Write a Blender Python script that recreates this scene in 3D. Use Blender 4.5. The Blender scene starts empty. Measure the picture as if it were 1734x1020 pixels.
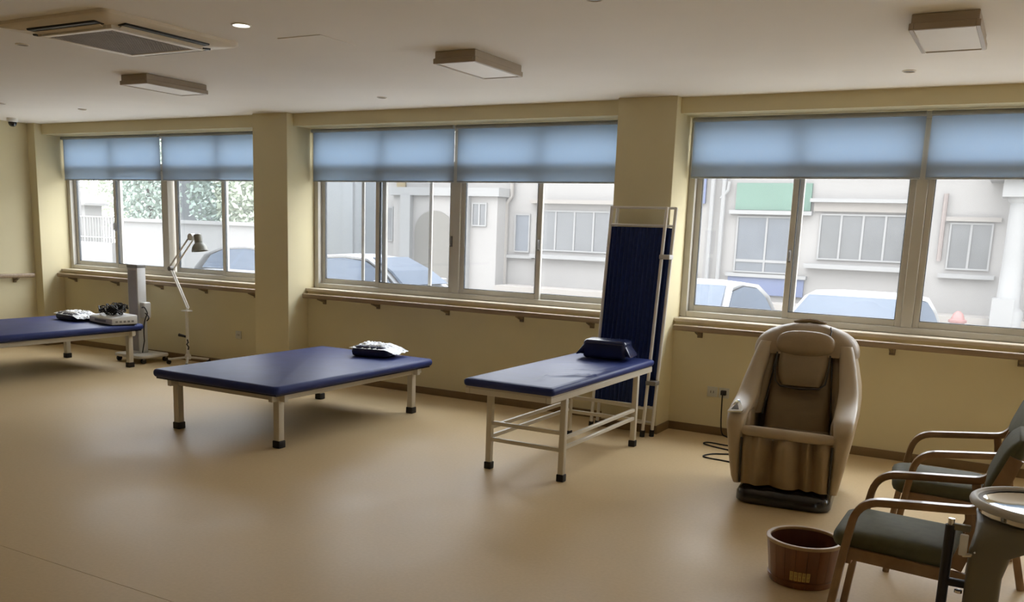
import bpy, bmesh, math, random
from mathutils import Vector, Matrix
random.seed(7)
scene = bpy.context.scene
C = scene.collection
PI = math.pi

# ------------------------------------------------------------------ camera
cam_d = bpy.data.cameras.new('camera')
cam = bpy.data.objects.new('camera', cam_d); C.objects.link(cam)
cam_d.sensor_fit = 'HORIZONTAL'; cam_d.sensor_width = 36.0
cam_d.lens = 36.0 * 1545.2 / 1734.0
cam_d.shift_x = (867 - 852.47) / 1734.0
cam_d.shift_y = (681.06 - 510) / 1734.0
cr = Vector((0.8674992, 0.4962326, 0.0346164)); cu = Vector((-0.1212410, 0.1434327, 0.9822055)); cf = Vector((-0.4824373, 0.8562595, -0.1845915))
m = Matrix.Identity(4)
for i in range(3):
    m[i][0] = cr[i]; m[i][1] = cu[i]; m[i][2] = -cf[i]
m[2][3] = 1.6208
cam.matrix_world = m
cam_d.clip_start = 0.05; cam_d.clip_end = 300
scene.camera = cam

# ------------------------------------------------------------------ overcast sky
w = bpy.data.worlds.new('overcast_sky'); scene.world = w; w.use_nodes = True
bg = w.node_tree.nodes['Background']
# uniform cloud cover, brighter overhead as any overcast sky is: L = Lz (1 + 2 sin e) / 3
_nt = w.node_tree
_tc = _nt.nodes.new('ShaderNodeTexCoord'); _sx = _nt.nodes.new('ShaderNodeSeparateXYZ')
_mx = _nt.nodes.new('ShaderNodeMath'); _mx.operation = 'MAXIMUM'; _mx.inputs[1].default_value = 0.0
_ma = _nt.nodes.new('ShaderNodeMath'); _ma.operation = 'MULTIPLY_ADD'; _ma.inputs[1].default_value = 2 / 3; _ma.inputs[2].default_value = 1 / 3
_ms = _nt.nodes.new('ShaderNodeMath'); _ms.operation = 'MULTIPLY'; _ms.inputs[1].default_value = 13.8
_nt.links.new(_tc.outputs['Generated'], _sx.inputs[0]); _nt.links.new(_sx.outputs['Z'], _mx.inputs[0])
_nt.links.new(_mx.outputs[0], _ma.inputs[0]); _nt.links.new(_ma.outputs[0], _ms.inputs[0]); _nt.links.new(_ms.outputs[0], bg.inputs['Strength'])
bg.inputs['Color'].default_value = (0.965, 0.98, 1.0, 1)
try:
    w.cycles.sampling_method = 'AUTOMATIC'
except Exception:
    pass

vs = scene.view_settings
vs.view_transform = 'Standard'; vs.look = 'None'; vs.gamma = 1.0; vs.use_curve_mapping = False
vs.exposure = 0.0
cy = scene.cycles
cy.max_bounces = 14; cy.diffuse_bounces = 8; cy.glossy_bounces = 4; cy.transmission_bounces = 8; cy.transparent_max_bounces = 24
cy.sample_clamp_indirect = 6.0
cy.caustics_reflective = False; cy.caustics_refractive = False
cy.use_denoising = True

# ------------------------------------------------------------------ materials
def new_mat(name):
    mt = bpy.data.materials.new(name); mt.use_nodes = True
    return mt, mt.node_tree, mt.node_tree.nodes['Principled BSDF']

def mat(name, col, rough=0.6, metal=0.0, var=0.06, scale=8.0, bump=0.0, bscale=60.0, spec=0.5, coat=0.0, stretch=None):
    """principled surface with a soft procedural colour variation and an optional fine bump"""
    mt, nt, p = new_mat(name)
    tc = nt.nodes.new('ShaderNodeTexCoord')
    src = tc.outputs['Object']
    if stretch:
        mp = nt.nodes.new('ShaderNodeMapping'); mp.inputs['Scale'].default_value = stretch
        nt.links.new(src, mp.inputs['Vector']); src = mp.outputs['Vector']
    nz = nt.nodes.new('ShaderNodeTexNoise'); nz.inputs['Scale'].default_value = scale; nz.inputs['Detail'].default_value = 4
    nt.links.new(src, nz.inputs['Vector'])
    rmp = nt.nodes.new('ShaderNodeValToRGB')
    rmp.color_ramp.elements[0].position = 0.3; rmp.color_ramp.elements[1].position = 0.7
    rmp.color_ramp.elements[0].color = tuple(max(0, c * (1 - var)) for c in col) + (1,)
    rmp.color_ramp.elements[1].color = tuple(min(1, c * (1 + var)) for c in col) + (1,)
    nt.links.new(nz.outputs['Fac'], rmp.inputs['Fac'])
    nt.links.new(rmp.outputs['Color'], p.inputs['Base Color'])
    p.inputs['Roughness'].default_value = rough; p.inputs['Metallic'].default_value = metal
    p.inputs['Specular IOR Level'].default_value = spec
    p.inputs['Coat Weight'].default_value = coat
    if bump:
        n2 = nt.nodes.new('ShaderNodeTexNoise'); n2.inputs['Scale'].default_value = bscale; n2.inputs['Detail'].default_value = 3
        nt.links.new(src, n2.inputs['Vector'])
        b = nt.nodes.new('ShaderNodeBump'); b.inputs['Strength'].default_value = bump; b.inputs['Distance'].default_value = 0.01
        nt.links.new(n2.outputs['Fac'], b.inputs['Height']); nt.links.new(b.outputs['Normal'], p.inputs['Normal'])
    return mt

def wood(name, a, b, rough=0.4, scale=(3, 40, 40), coat=0.0):
    mt, nt, p = new_mat(name)
    tc = nt.nodes.new('ShaderNodeTexCoord'); mp = nt.nodes.new('ShaderNodeMapping'); mp.inputs['Scale'].default_value = scale
    nz = nt.nodes.new('ShaderNodeTexNoise'); nz.inputs['Scale'].default_value = 1.0; nz.inputs['Detail'].default_value = 6; nz.inputs['Distortion'].default_value = 0.6
    rmp = nt.nodes.new('ShaderNodeValToRGB')
    rmp.color_ramp.elements[0].position = 0.35; rmp.color_ramp.elements[1].position = 0.68
    rmp.color_ramp.elements[0].color = a + (1,); rmp.color_ramp.elements[1].color = b + (1,)
    nt.links.new(tc.outputs['Object'], mp.inputs['Vector']); nt.links.new(mp.outputs['Vector'], nz.inputs['Vector'])
    nt.links.new(nz.outputs['Fac'], rmp.inputs['Fac']); nt.links.new(rmp.outputs['Color'], p.inputs['Base Color'])
    p.inputs['Roughness'].default_value = rough; p.inputs['Coat Weight'].default_value = coat
    return mt

def floor_mat():
    mt, nt, p = new_mat('vinyl_floor')
    tc = nt.nodes.new('ShaderNodeTexCoord')
    big = nt.nodes.new('ShaderNodeTexNoise'); big.inputs['Scale'].default_value = 0.9; big.inputs['Detail'].default_value = 5; big.inputs['Distortion'].default_value = 0.4
    fine = nt.nodes.new('ShaderNodeTexNoise'); fine.inputs['Scale'].default_value = 55; fine.inputs['Detail'].default_value = 3
    for n in (big, fine): nt.links.new(tc.outputs['Object'], n.inputs['Vector'])
    mx = nt.nodes.new('ShaderNodeMix'); mx.data_type = 'FLOAT'; mx.inputs[0].default_value = 0.4
    nt.links.new(big.outputs['Fac'], mx.inputs[2]); nt.links.new(fine.outputs['Fac'], mx.inputs[3])
    rmp = nt.nodes.new('ShaderNodeValToRGB')
    rmp.color_ramp.elements[0].position = 0.32; rmp.color_ramp.elements[1].position = 0.68
    rmp.color_ramp.elements[0].color = (0.565, 0.430, 0.245, 1); rmp.color_ramp.elements[1].color = (0.650, 0.502, 0.296, 1)
    nt.links.new(mx.outputs[0], rmp.inputs['Fac']); nt.links.new(rmp.outputs['Color'], p.inputs['Base Color'])
    mr = nt.nodes.new('ShaderNodeMapRange'); mr.inputs['To Min'].default_value = 0.34; mr.inputs['To Max'].default_value = 0.52; p.inputs['Specular IOR Level'].default_value = 0.17
    mr.inputs['From Min'].default_value = 0.3; mr.inputs['From Max'].default_value = 0.7
    nt.links.new(big.outputs['Fac'], mr.inputs['Value']); nt.links.new(mr.outputs['Result'], p.inputs['Roughness'])
    bp = nt.nodes.new('ShaderNodeBump'); bp.inputs['Strength'].default_value = 0.04; bp.inputs['Distance'].default_value = 0.01
    nt.links.new(big.outputs['Fac'], bp.inputs['Height']); nt.links.new(bp.outputs['Normal'], p.inputs['Normal'])
    return mt

def glass_mat(name='window_glass', haze=0.022, tint=(0.97, 0.985, 1.0)):
    mt = bpy.data.materials.new(name); mt.use_nodes = True; nt = mt.node_tree
    nt.nodes.clear()
    out = nt.nodes.new('ShaderNodeOutputMaterial')
    tr = nt.nodes.new('ShaderNodeBsdfTransparent'); tr.inputs['Color'].default_value = tint + (1,)
    gl = nt.nodes.new('ShaderNodeBsdfGlossy'); gl.inputs['Roughness'].default_value = 0.02
    tl = nt.nodes.new('ShaderNodeBsdfTranslucent'); tl.inputs['Color'].default_value = (0.95, 0.96, 0.97, 1)
    lw = nt.nodes.new('ShaderNodeLayerWeight'); lw.inputs['Blend'].default_value = 0.5
    pw = nt.nodes.new('ShaderNodeMath'); pw.operation = 'POWER'; pw.inputs[1].default_value = 5.0
    fr = nt.nodes.new('ShaderNodeMath'); fr.operation = 'MULTIPLY_ADD'; fr.inputs[1].default_value = 0.5; fr.inputs[2].default_value = 0.025
    nt.links.new(lw.outputs['Facing'], pw.inputs[0]); nt.links.new(pw.outputs[0], fr.inputs[0])
    nz = nt.nodes.new('ShaderNodeTexNoise'); nz.inputs['Scale'].default_value = 3.0
    mr = nt.nodes.new('ShaderNodeMapRange'); mr.inputs['To Min'].default_value = haze * 0.7; mr.inputs['To Max'].default_value = haze * 1.3
    nt.links.new(nz.outputs['Fac'], mr.inputs['Value'])
    m1 = nt.nodes.new('ShaderNodeMixShader'); m2 = nt.nodes.new('ShaderNodeMixShader')
    nt.links.new(mr.outputs['Result'], m1.inputs['Fac']); nt.links.new(tr.outputs[0], m1.inputs[1]); nt.links.new(tl.outputs[0], m1.inputs[2])
    nt.links.new(fr.outputs[0], m2.inputs['Fac']); nt.links.new(m1.outputs[0], m2.inputs[1]); nt.links.new(gl.outputs[0], m2.inputs[2])
    nt.links.new(m2.outputs[0], out.inputs['Surface'])
    return mt

def blind_mat():
    mt = bpy.data.materials.new('blind_fabric'); mt.use_nodes = True; nt = mt.node_tree
    nt.nodes.clear()
    out = nt.nodes.new('ShaderNodeOutputMaterial')
    tl = nt.nodes.new('ShaderNodeBsdfTranslucent'); df = nt.nodes.new('ShaderNodeBsdfDiffuse')
    tc = nt.nodes.new('ShaderNodeTexCoord'); wv = nt.nodes.new('ShaderNodeTexNoise'); wv.inputs['Scale'].default_value = 90
    nt.links.new(tc.outputs['Object'], wv.inputs['Vector'])
    rmp = nt.nodes.new('ShaderNodeValToRGB')
    rmp.color_ramp.elements[0].color = (0.150, 0.215, 0.300, 1); rmp.color_ramp.elements[1].color = (0.165, 0.235, 0.325, 1)
    nt.links.new(wv.outputs['Fac'], rmp.inputs['Fac']); nt.links.new(rmp.outputs['Color'], tl.inputs['Color'])
    df.inputs['Color'].default_value = (0.50, 0.50, 0.48, 1)
    mx = nt.nodes.new('ShaderNodeMixShader'); mx.inputs['Fac'].default_value = 0.42
    nt.links.new(tl.outputs[0], mx.inputs[1]); nt.links.new(df.outputs[0], mx.inputs[2]); nt.links.new(mx.outputs[0], out.inputs['Surface'])
    return mt

def plastic_wrap_mat():
    mt = bpy.data.materials.new('clear_plastic_wrap'); mt.use_nodes = True; nt = mt.node_tree
    nt.nodes.clear()
    out = nt.nodes.new('ShaderNodeOutputMaterial')
    p = nt.nodes.new('ShaderNodeBsdfPrincipled'); tr = nt.nodes.new('ShaderNodeBsdfTransparent')
    p.inputs['Base Color'].default_value = (0.88, 0.90, 0.92, 1); p.inputs['Roughness'].default_value = 0.18
    nz = nt.nodes.new('ShaderNodeTexNoise'); nz.inputs['Scale'].default_value = 14; nz.inputs['Detail'].default_value = 5; nz.inputs['Distortion'].default_value = 2
    tc = nt.nodes.new('ShaderNodeTexCoord'); nt.links.new(tc.outputs['Object'], nz.inputs['Vector'])
    b = nt.nodes.new('ShaderNodeBump'); b.inputs['Strength'].default_value = 0.8; b.inputs['Distance'].default_value = 0.02
    nt.links.new(nz.outputs['Fac'], b.inputs['Height']); nt.links.new(b.outputs['Normal'], p.inputs['Normal'])
    mr = nt.nodes.new('ShaderNodeMapRange'); mr.inputs['From Min'].default_value = 0.35; mr.inputs['From Max'].default_value = 0.6
    mr.inputs['To Min'].default_value = 0.72; mr.inputs['To Max'].default_value = 1.0
    nt.links.new(nz.outputs['Fac'], mr.inputs['Value'])
    mx = nt.nodes.new('ShaderNodeMixShader'); nt.links.new(mr.outputs['Result'], mx.inputs['Fac'])
    nt.links.new(tr.outputs[0], mx.inputs[1]); nt.links.new(p.outputs[0], mx.inputs[2]); nt.links.new(mx.outputs[0], out.inputs['Surface'])
    return mt

def emit_mat(name, col, s):
    mt = bpy.data.materials.new(name); mt.use_nodes = True; nt = mt.node_tree; nt.nodes.clear()
    out = nt.nodes.new('ShaderNodeOutputMaterial'); e = nt.nodes.new('ShaderNodeEmission')
    e.inputs['Color'].default_value = col + (1,); e.inputs['Strength'].default_value = s
    nt.links.new(e.outputs[0], out.inputs['Surface']); return mt

M = {}
M['wall'] = mat('cream_wall_paint', (0.67, 0.60, 0.39), 0.8, spec=.3, var=0.02, scale=2.5, bump=0.05, bscale=180)
M['ceiling'] = mat('ceiling_paint', (0.88, 0.85, 0.815), 0.85, var=0.015, scale=1.5)
M['floor'] = floor_mat()
M['base'] = mat('brown_skirting', (0.21, 0.14, 0.07), 0.5, spec=.25, var=0.08, scale=5)
M['sill'] = mat('cream_stone_sill', (0.62, 0.54, 0.42), 0.35, var=0.06, scale=14)
M['rail'] = wood('rail_wood', (0.26, 0.185, 0.115), (0.35, 0.26, 0.165), 0.42)
M['bracket'] = mat('rail_bracket_brown', (0.20, 0.145, 0.085), 0.5)
M['alu'] = mat('window_aluminium', (0.56, 0.54, 0.49), 0.42, metal=0.0, var=0.04, scale=6)
M['aludark'] = mat('dark_gasket', (0.055, 0.06, 0.065), 0.6)
M['glass'] = glass_mat()
M['screenmesh'] = glass_mat('insect_mesh', 0.0, (0.86, 0.87, 0.88))
M['blind'] = blind_mat()
M['blindbar'] = mat('blind_bar_grey', (0.34, 0.36, 0.38), 0.5)
M['pad'] = mat('blue_vinyl', (0.029, 0.043, 0.160), 0.46, spec=0.17, var=0.10, scale=6, bump=0.06, bscale=12)
M['padedge'] = mat('navy_vinyl_edge', (0.012, 0.014, 0.05), 0.45, var=0.08)
M['navyshiny'] = mat('navy_leatherette', (0.014, 0.020, 0.070), 0.26, var=0.1, bump=0.12, bscale=20)
M['steel'] = mat('cream_painted_steel', (0.60, 0.555, 0.46), 0.36, var=0.03)
M['whitesteel'] = mat('white_painted_steel', (0.72, 0.70, 0.66), 0.33, var=0.03)
M['rubber'] = mat('black_rubber', (0.012, 0.010, 0.010), 0.55)
M['black'] = mat('black_gloss', (0.008, 0.008, 0.012), 0.18, var=0.1, coat=0.3)
M['navyfab'] = mat('navy_curtain', (0.008, 0.024, 0.115), 0.8, var=0.12, scale=30)
M['leather'] = mat('taupe_leather', (0.33, 0.245, 0.145), 0.45, var=0.07, scale=9, bump=0.10, bscale=70)
M['leatherdk'] = mat('brown_leather_cushion', (0.25, 0.178, 0.095), 0.48, var=0.08, scale=9, bump=0.10, bscale=70)
M['shell'] = mat('taupe_side_shell', (0.47, 0.385, 0.265), 0.42, var=0.05, scale=6)
M['seam'] = mat('dark_piping', (0.028, 0.020, 0.014), 0.5)
M['chairwood'] = wood('bent_beech', (0.235, 0.135, 0.062), (0.335, 0.205, 0.105), 0.30, (12, 30, 12), coat=0.25)
M['green'] = mat('sage_upholstery', (0.105, 0.105, 0.058), 0.7, spec=0.25, var=0.10, scale=25, bump=0.06, bscale=200)
M['bucket'] = wood('bucket_wood', (0.150, 0.050, 0.016), (0.235, 0.088, 0.030), 0.28, (14, 14, 2), coat=0.35)
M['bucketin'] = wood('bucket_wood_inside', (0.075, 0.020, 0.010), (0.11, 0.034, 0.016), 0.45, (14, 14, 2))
M['rimwood'] = mat('pale_cut_wood', (0.44, 0.30, 0.16), 0.35, var=0.1, scale=20)
M['gold'] = mat('gold_print', (0.62, 0.46, 0.15), 0.4, var=0.1, scale=60)
M['chrome'] = mat('chrome', (0.80, 0.81, 0.82), 0.12, metal=1.0, var=0.02)
M['plastic'] = mat('pale_grey_plastic', (0.58, 0.57, 0.55), 0.4, var=0.03)
M['white'] = mat('white_plastic', (0.78, 0.77, 0.73), 0.45, var=0.02)
M['acwhite'] = mat('ac_panel_plastic', (0.74, 0.67, 0.56), 0.5, var=0.02)
M['acframe'] = mat('ac_frame_plastic', (0.85, 0.80, 0.72), 0.45, var=0.02)
M['acgrille'] = mat('ac_grille_grey', (0.40, 0.36, 0.335), 0.6, var=0.06)
M['olive'] = mat('olive_grey_metal', (0.165, 0.145, 0.095), 0.42, var=0.05)
M['grey'] = mat('mid_grey_plastic', (0.20, 0.19, 0.18), 0.5)
M['greyblue'] = mat('shadow_grey_panel', (0.30, 0.28, 0.29), 0.5)
M['diffuser'] = mat('opal_diffuser', (0.84, 0.80, 0.74), 0.5, var=0.01)
M['lighthouse'] = mat('light_housing', (0.40, 0.335, 0.26), 0.5, var=0.03)
M['wrap'] = plastic_wrap_mat()
M['lampon'] = emit_mat('lit_downlight_lens', (1.0, 0.93, 0.82), 9.0)
M['lampoff'] = mat('dark_downlight_lens', (0.16, 0.14, 0.13), 0.3)
M['socket'] = mat('socket_plate', (0.56, 0.56, 0.50), 0.4, var=0.02)
M['hood'] = mat('lamp_hood_grey', (0.22, 0.22, 0.19), 0.4)
# outside
KO = 0.172
_mat = mat
def mat(name, col, *a, **k): return _mat(name, tuple(c * KO for c in col), *a, **k)
M['ground'] = mat('pale_concrete', (3.0, 2.9, 2.7), 0.85, var=0.08, scale=0.6)
M['fac'] = mat('facade_offwhite', (0.83, 0.785, 0.74), 0.85, var=0.025, scale=0.5)
M['fac2'] = mat('facade_cream', (0.76, 0.69, 0.615), 0.85, var=0.03, scale=0.5)
M['facw'] = mat('facade_trim_white', (0.74, 0.73, 0.71), 0.8, var=0.02, scale=0.8)
M['paleblue'] = mat('pale_blue_wall', (0.57, 0.62, 0.66), 0.85, var=0.03, scale=0.3)
M['fglass'] = mat('far_window_glass', (0.34, 0.345, 0.355), 0.25, var=0.12, scale=1.5)
M['fglass2'] = mat('far_window_glass_blue', (0.30, 0.335, 0.395), 0.25, var=0.12, scale=1.5)
M['fgreen'] = mat('green_panel', (0.22, 0.46, 0.33), 0.7, var=0.06, scale=1.2)
M['fblue'] = mat('blue_panel', (0.26, 0.34, 0.66), 0.7, var=0.06, scale=1.2)
M['forange'] = mat('orange_panel', (0.62, 0.44, 0.17), 0.7, var=0.06, scale=1.2)
M['fred'] = mat('faded_red', (0.66, 0.27, 0.24), 0.6, var=0.08)
M['pinkpipe'] = mat('pink_beige_pipe', (0.62, 0.50, 0.45), 0.7)
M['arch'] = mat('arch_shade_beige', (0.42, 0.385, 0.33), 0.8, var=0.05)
M['leafa'] = mat('leaf_green', (1.35, 1.55, 1.15), 0.7, var=0.2, scale=2)
M['leafb'] = mat('leaf_deep_green', (1.1, 1.4, 1.18), 0.7, var=0.2, scale=2)
M['bark'] = mat('bark', (0.14, 0.10, 0.07), 0.9, var=0.2)
M['carwhite'] = mat('white_car_paint', (0.66, 0.67, 0.69), 0.35, var=0.01, coat=0.1)
M['carglass'] = mat('car_window_glass', (0.22, 0.285, 0.39), 0.4, var=0.05, spec=0.05)
M['tyre'] = mat('tyre_rubber', (0.02, 0.02, 0.02), 0.7)

mat = _mat

# ------------------------------------------------------------------ mesh helpers
class MB:
    def __init__(s): s.v = []; s.f = []
    def add(s, vs, fs):
        n = len(s.v); s.v += [tuple(v) for v in vs]; s.f += [tuple(i + n for i in f) for f in fs]; return s
    def box(s, x0, x1, y0, y1, z0, z1):
        return s.add([(x0, y0, z0), (x1, y0, z0), (x1, y1, z0), (x0, y1, z0), (x0, y0, z1), (x1, y0, z1), (x1, y1, z1), (x0, y1, z1)],
                     [(0, 3, 2, 1), (4, 5, 6, 7), (0, 1, 5, 4), (1, 2, 6, 5), (2, 3, 7, 6), (3, 0, 4, 7)])
    def loft(s, rings, cap=True, closed=False):
        n = len(rings[0]); vs = [p for r in rings for p in r]; fs = []
        K = len(rings)
        for k in range(K if closed else K - 1):
            a = k * n; b = ((k + 1) % K) * n
            for i in range(n):
                j = (i + 1) % n; fs.append((a + i, a + j, b + j, b + i))
        if cap and not closed:
            fs.append(tuple(range(n))[::-1]); fs.append(tuple((K - 1) * n + i for i in range(n)))
        return s.add(vs, fs)
    def tube(s, pts, r, n=8, cap=True, closed=False):
        pts = [Vector(p) for p in pts]; K = len(pts); rings = []
        rs = r if isinstance(r, (list, tuple)) else [r] * K
        up = None
        for k in range(K):
            if closed: t = pts[(k + 1) % K] - pts[k - 1]
            else: t = pts[min(k + 1, K - 1)] - pts[max(k - 1, 0)]
            t.normalize()
            if up is None:
                up = Vector((0, 0, 1)) if abs(t.z) < 0.9 else Vector((1, 0, 0))
            a = t.cross(up).normalized(); b = a.cross(t).normalized(); up = b
            rings.append([pts[k] + (a * math.cos(2 * PI * i / n) + b * math.sin(2 * PI * i / n)) * rs[k] for i in range(n)])
        return s.loft(rings, cap, closed)
    def bar(s, pts, wdt, hgt, side):
        """rectangular section swept along pts; side = constant horizontal direction of the width"""
        side = Vector(side).normalized(); pts = [Vector(p) for p in pts]; K = len(pts); rings = []
        for k in range(K):
            t = (pts[min(k + 1, K - 1)] - pts[max(k - 1, 0)]).normalized()
            nrm = side.cross(t).normalized(); c = 0.25
            prof = [(-1, -1 + 2 * c), (-1 + c, -1), (1 - c, -1), (1, -1 + 2 * c), (1, 1 - 2 * c), (1 - c, 1), (-1 + c, 1), (-1, 1 - 2 * c)]
            rings.append([pts[k] + side * (a * wdt / 2) + nrm * (b * hgt / 2) for a, b in prof])
        return s.loft(rings)
    def lathe(s, prof, cx=0, cy=0, n=32):
        rings = [[(cx + r * math.cos(2 * PI * i / n), cy + r * math.sin(2 * PI * i / n), z) for i in range(n)] for r, z in prof]
        return s.loft(rings)
    def xf(s, M4):
        s.v = [tuple(M4 @ Vector(v)) for v in s.v]; return s

def rrect(cx, cy, hx, hy, r, z, n=4, tiltf=None):
    pts = []
    r = min(r, hx * 0.999, hy * 0.999)
    for (sx, sy, a0) in ((1, 1, 0), (-1, 1, PI / 2), (-1, -1, PI), (1, -1, 1.5 * PI)):
        for k in range(n + 1):
            a = a0 + (PI / 2) * k / n
            pts.append((cx + sx * (hx - r) + r * math.cos(a), cy + sy * (hy - r) + r * math.sin(a), z))
    return pts

def rslab(x0, x1, y0, y1, z0, z1, rc=0.03, re=0.015, n=4):
    """slab with rounded corners in plan and rounded upper and lower edges"""
    cx, cy_, hx, hy = (x0 + x1) / 2, (y0 + y1) / 2, (x1 - x0) / 2, (y1 - y0) / 2
    rings = []
    for k in range(n + 1):
        a = PI / 2 * k / n; d = re * (1 - math.sin(a)); z = z0 + re * (1 - math.cos(a))
        rings.append(rrect(cx, cy_, hx - d, hy - d, max(rc - d, 0.002), z))
    for k in range(n + 1):
        a = PI / 2 * k / n; d = re * (1 - math.cos(a)); z = z1 - re * (1 - math.sin(a))
        rings.append(rrect(cx, cy_, hx - d, hy - d, max(rc - d, 0.002), z))
    return MB().loft(rings)

ROOT = {}
def obj(name, mb, material, parent=None, bevel=0.0, smooth=True, segs=2):
    off = ROOT.get(parent.name, Vector((0, 0, 0))) if parent else Vector((0, 0, 0))
    me = bpy.data.meshes.new(name)
    me.from_pydata([tuple(Vector(v) - off) for v in mb.v], [], mb.f)
    bm = bmesh.new(); bm.from_mesh(me); bmesh.ops.recalc_face_normals(bm, faces=bm.faces)
    if bevel > 0:
        bmesh.ops.bevel(bm, geom=list(bm.edges), offset=bevel, segments=segs, affect='EDGES', profile=0.5, clamp_overlap=True)
    bm.to_mesh(me); bm.free()
    me.materials.append(M[material] if isinstance(material, str) else material)
    if smooth:
        for p in me.polygons: p.use_smooth = True
        try:
            me.set_sharp_from_angle(angle=math.radians(40))
        except Exception:
            pass
    o = bpy.data.objects.new(name, me); C.objects.link(o)
    if parent:
        o.parent = parent; ROOT[o.name] = off
    return o

def tag(o, label, cat=None, group=None, kind=None):
    o['label'] = label
    if cat: o['category'] = cat
    if group: o['group'] = group
    if kind: o['kind'] = kind
    return o

def thing(name, label, cat, loc=(0, 0, 0), group=None, kind=None):
    o = bpy.data.objects.new(name, None); C.objects.link(o); o.location = loc
    o.empty_display_size = 0.1
    ROOT[o.name] = Vector(loc)
    return tag(o, label, cat, group, kind)

def copy_tree(src, parent=None):
    c = src.copy(); C.objects.link(c); c.parent = parent
    for ch in list(src.children): copy_tree(ch, c)
    return c

def bx(x0, x1, y0, y1, z0, z1): return MB().box(x0, x1, y0, y1, z0, z1)

def arc(p0, p1, p2, n=6):
    """quadratic bend from p0 to p2 round p1"""
    p0, p1, p2 = Vector(p0), Vector(p1), Vector(p2)
    return [p0 * (1 - t) ** 2 + p1 * (2 * t * (1 - t)) + p2 * t * t for t in [k / n for k in range(n + 1)]]

# ------------------------------------------------------------------ room shell
H = 2.70; D = 7.10; YB = 7.195; YW = 7.395; YS = 7.36; YBL = 7.458; YF = 7.50
XL = -10.78; XR = 5.55; YBACK = -3.2; YOUT = 7.66
bays = [(-10.64, -7.05), (-6.585, -3.033), (-2.537, 1.02), (1.50, 5.05)]  # last bay is out of view, added to let in side light
pillars = [(XL - 0.15, -10.64), (-7.05, -6.585), (-3.033, -2.537), (1.02, 1.50), (5.05, XR + 0.15)]
ZS = 0.955; ZL = 2.58

fl = thing('floor', 'beige sheet vinyl floor with a faint welded seam', 'floor', (0, 0, 0), kind='structure')
obj('vinyl_sheet', bx(XL - .1, XR + .1, YBACK - .1, 2.5335, -0.12, 0.0), 'floor', fl, smooth=False)
obj('vinyl_sheet', bx(XL - .1, XR + .1, 2.5365, YOUT, -0.12, 0.0), 'floor', fl, smooth=False)
obj('seam_weld', bx(XL - .1, XR + .1, 2.5335, 2.5365, -0.12, -0.0025), 'base', fl, smooth=False)
tag(obj('ceiling', bx(XL - .1, XR + .1, YBACK - .1, YOUT, H, H + 0.15), 'ceiling', smooth=False), 'flat pale plaster ceiling above the treatment room', 'ceiling', kind='structure')
tag(obj('wall_left', bx(XL - .15, XL, YBACK - .1, YOUT, 0, H), 'wall', smooth=False), 'plain cream end wall at the far left with a short handrail', 'wall', kind='structure')
tag(obj('wall_right', bx(XR, XR + .15, YBACK - .1, YOUT, 0, H), 'wall', smooth=False), 'cream end wall out of view to the right', 'wall', kind='structure')
wb = thing('wall_back', 'cream wall with windows behind the viewer, facing the window wall', 'wall', (0, YBACK, 0), kind='structure')
added_back_bays = [(3.3, 4.2)]  # unseen window opening added to bring in front light
obj('lower_wall', bx(XL - .1, XR + .1, YBACK - .15, YBACK, 0, .95), 'wall', wb, smooth=False)
obj('upper_wall', bx(XL - .1, XR + .1, YBACK - .15, YBACK, 2.45, H), 'wall', wb, smooth=False)
_e = [XL - .1] + [v for b_ in added_back_bays for v in b_] + [XR + .1]
for k in range(0, len(_e), 2):
    obj('wall_pier', bx(_e[k], _e[k + 1], YBACK - .15, YBACK, .95, 2.45), 'wall', wb, smooth=False)

wf = thing('wall_front', 'cream window wall with pillars and a beam between them', 'wall', (0, YW, 0), kind='structure')
for a, b in pillars:
    obj('pillar', bx(a, b, D, YOUT, 0, H), 'wall', wf, bevel=0.004, smooth=False)
for a, b in bays:
    obj('parapet', bx(a, b, YW, YOUT, 0, ZS - .03), 'wall', wf, smooth=False)
    obj('beam', bx(a, b, YB, YOUT, ZL, H), 'wall', wf, smooth=False)

# skirting boards follow wall and pillars
bb = thing('baseboard_front', 'brown skirting board along the window wall and round the pillars', 'baseboard', (0, YW, 0), kind='structure')
bh = 0.068; bt = 0.012
for a, b in bays:
    obj('skirting', bx(a, b, YW - bt, YW, 0, bh), 'base', bb, bevel=0.002)
for a, b in pillars:
    a2 = max(a, XL)
    mb = bx(a2 - (bt if a2 > XL else 0), b + (bt if b < XR else 0), D - bt, D, 0, bh)
    if b < XR: mb.box(b, b + bt, D, YW - bt, 0, bh)
    if a > XL: mb.box(a - bt, a, D, YW - bt, 0, bh)
    obj('pillar_skirting', mb, 'base', bb)
tag(obj('baseboard_left', bx(XL, XL + bt, YBACK, D - bt, 0, bh), 'base', bevel=0.002), 'brown skirting board along the far left end wall', 'baseboard', kind='structure')

# window sills
where = ['behind the far treatment table', 'behind the wide treatment table', 'behind the massage chair', 'right of the photo']
for i, (a, b) in enumerate(bays):
    mb = MB().loft([rrect((a + b) / 2, 0, 0, 0, 0, 0)] * 0 or [[(x, YS, ZS - .03), (x, YS, ZS - .006), (x, YS + .006, ZS), (x, YOUT, ZS), (x, YOUT, ZS - .03)] for x in (a, b)])
    tag(obj(f'trim_{i+1}', mb, 'sill', smooth=False), f'cream stone window sill {where[i]}', 'window sill', kind='structure')

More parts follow.
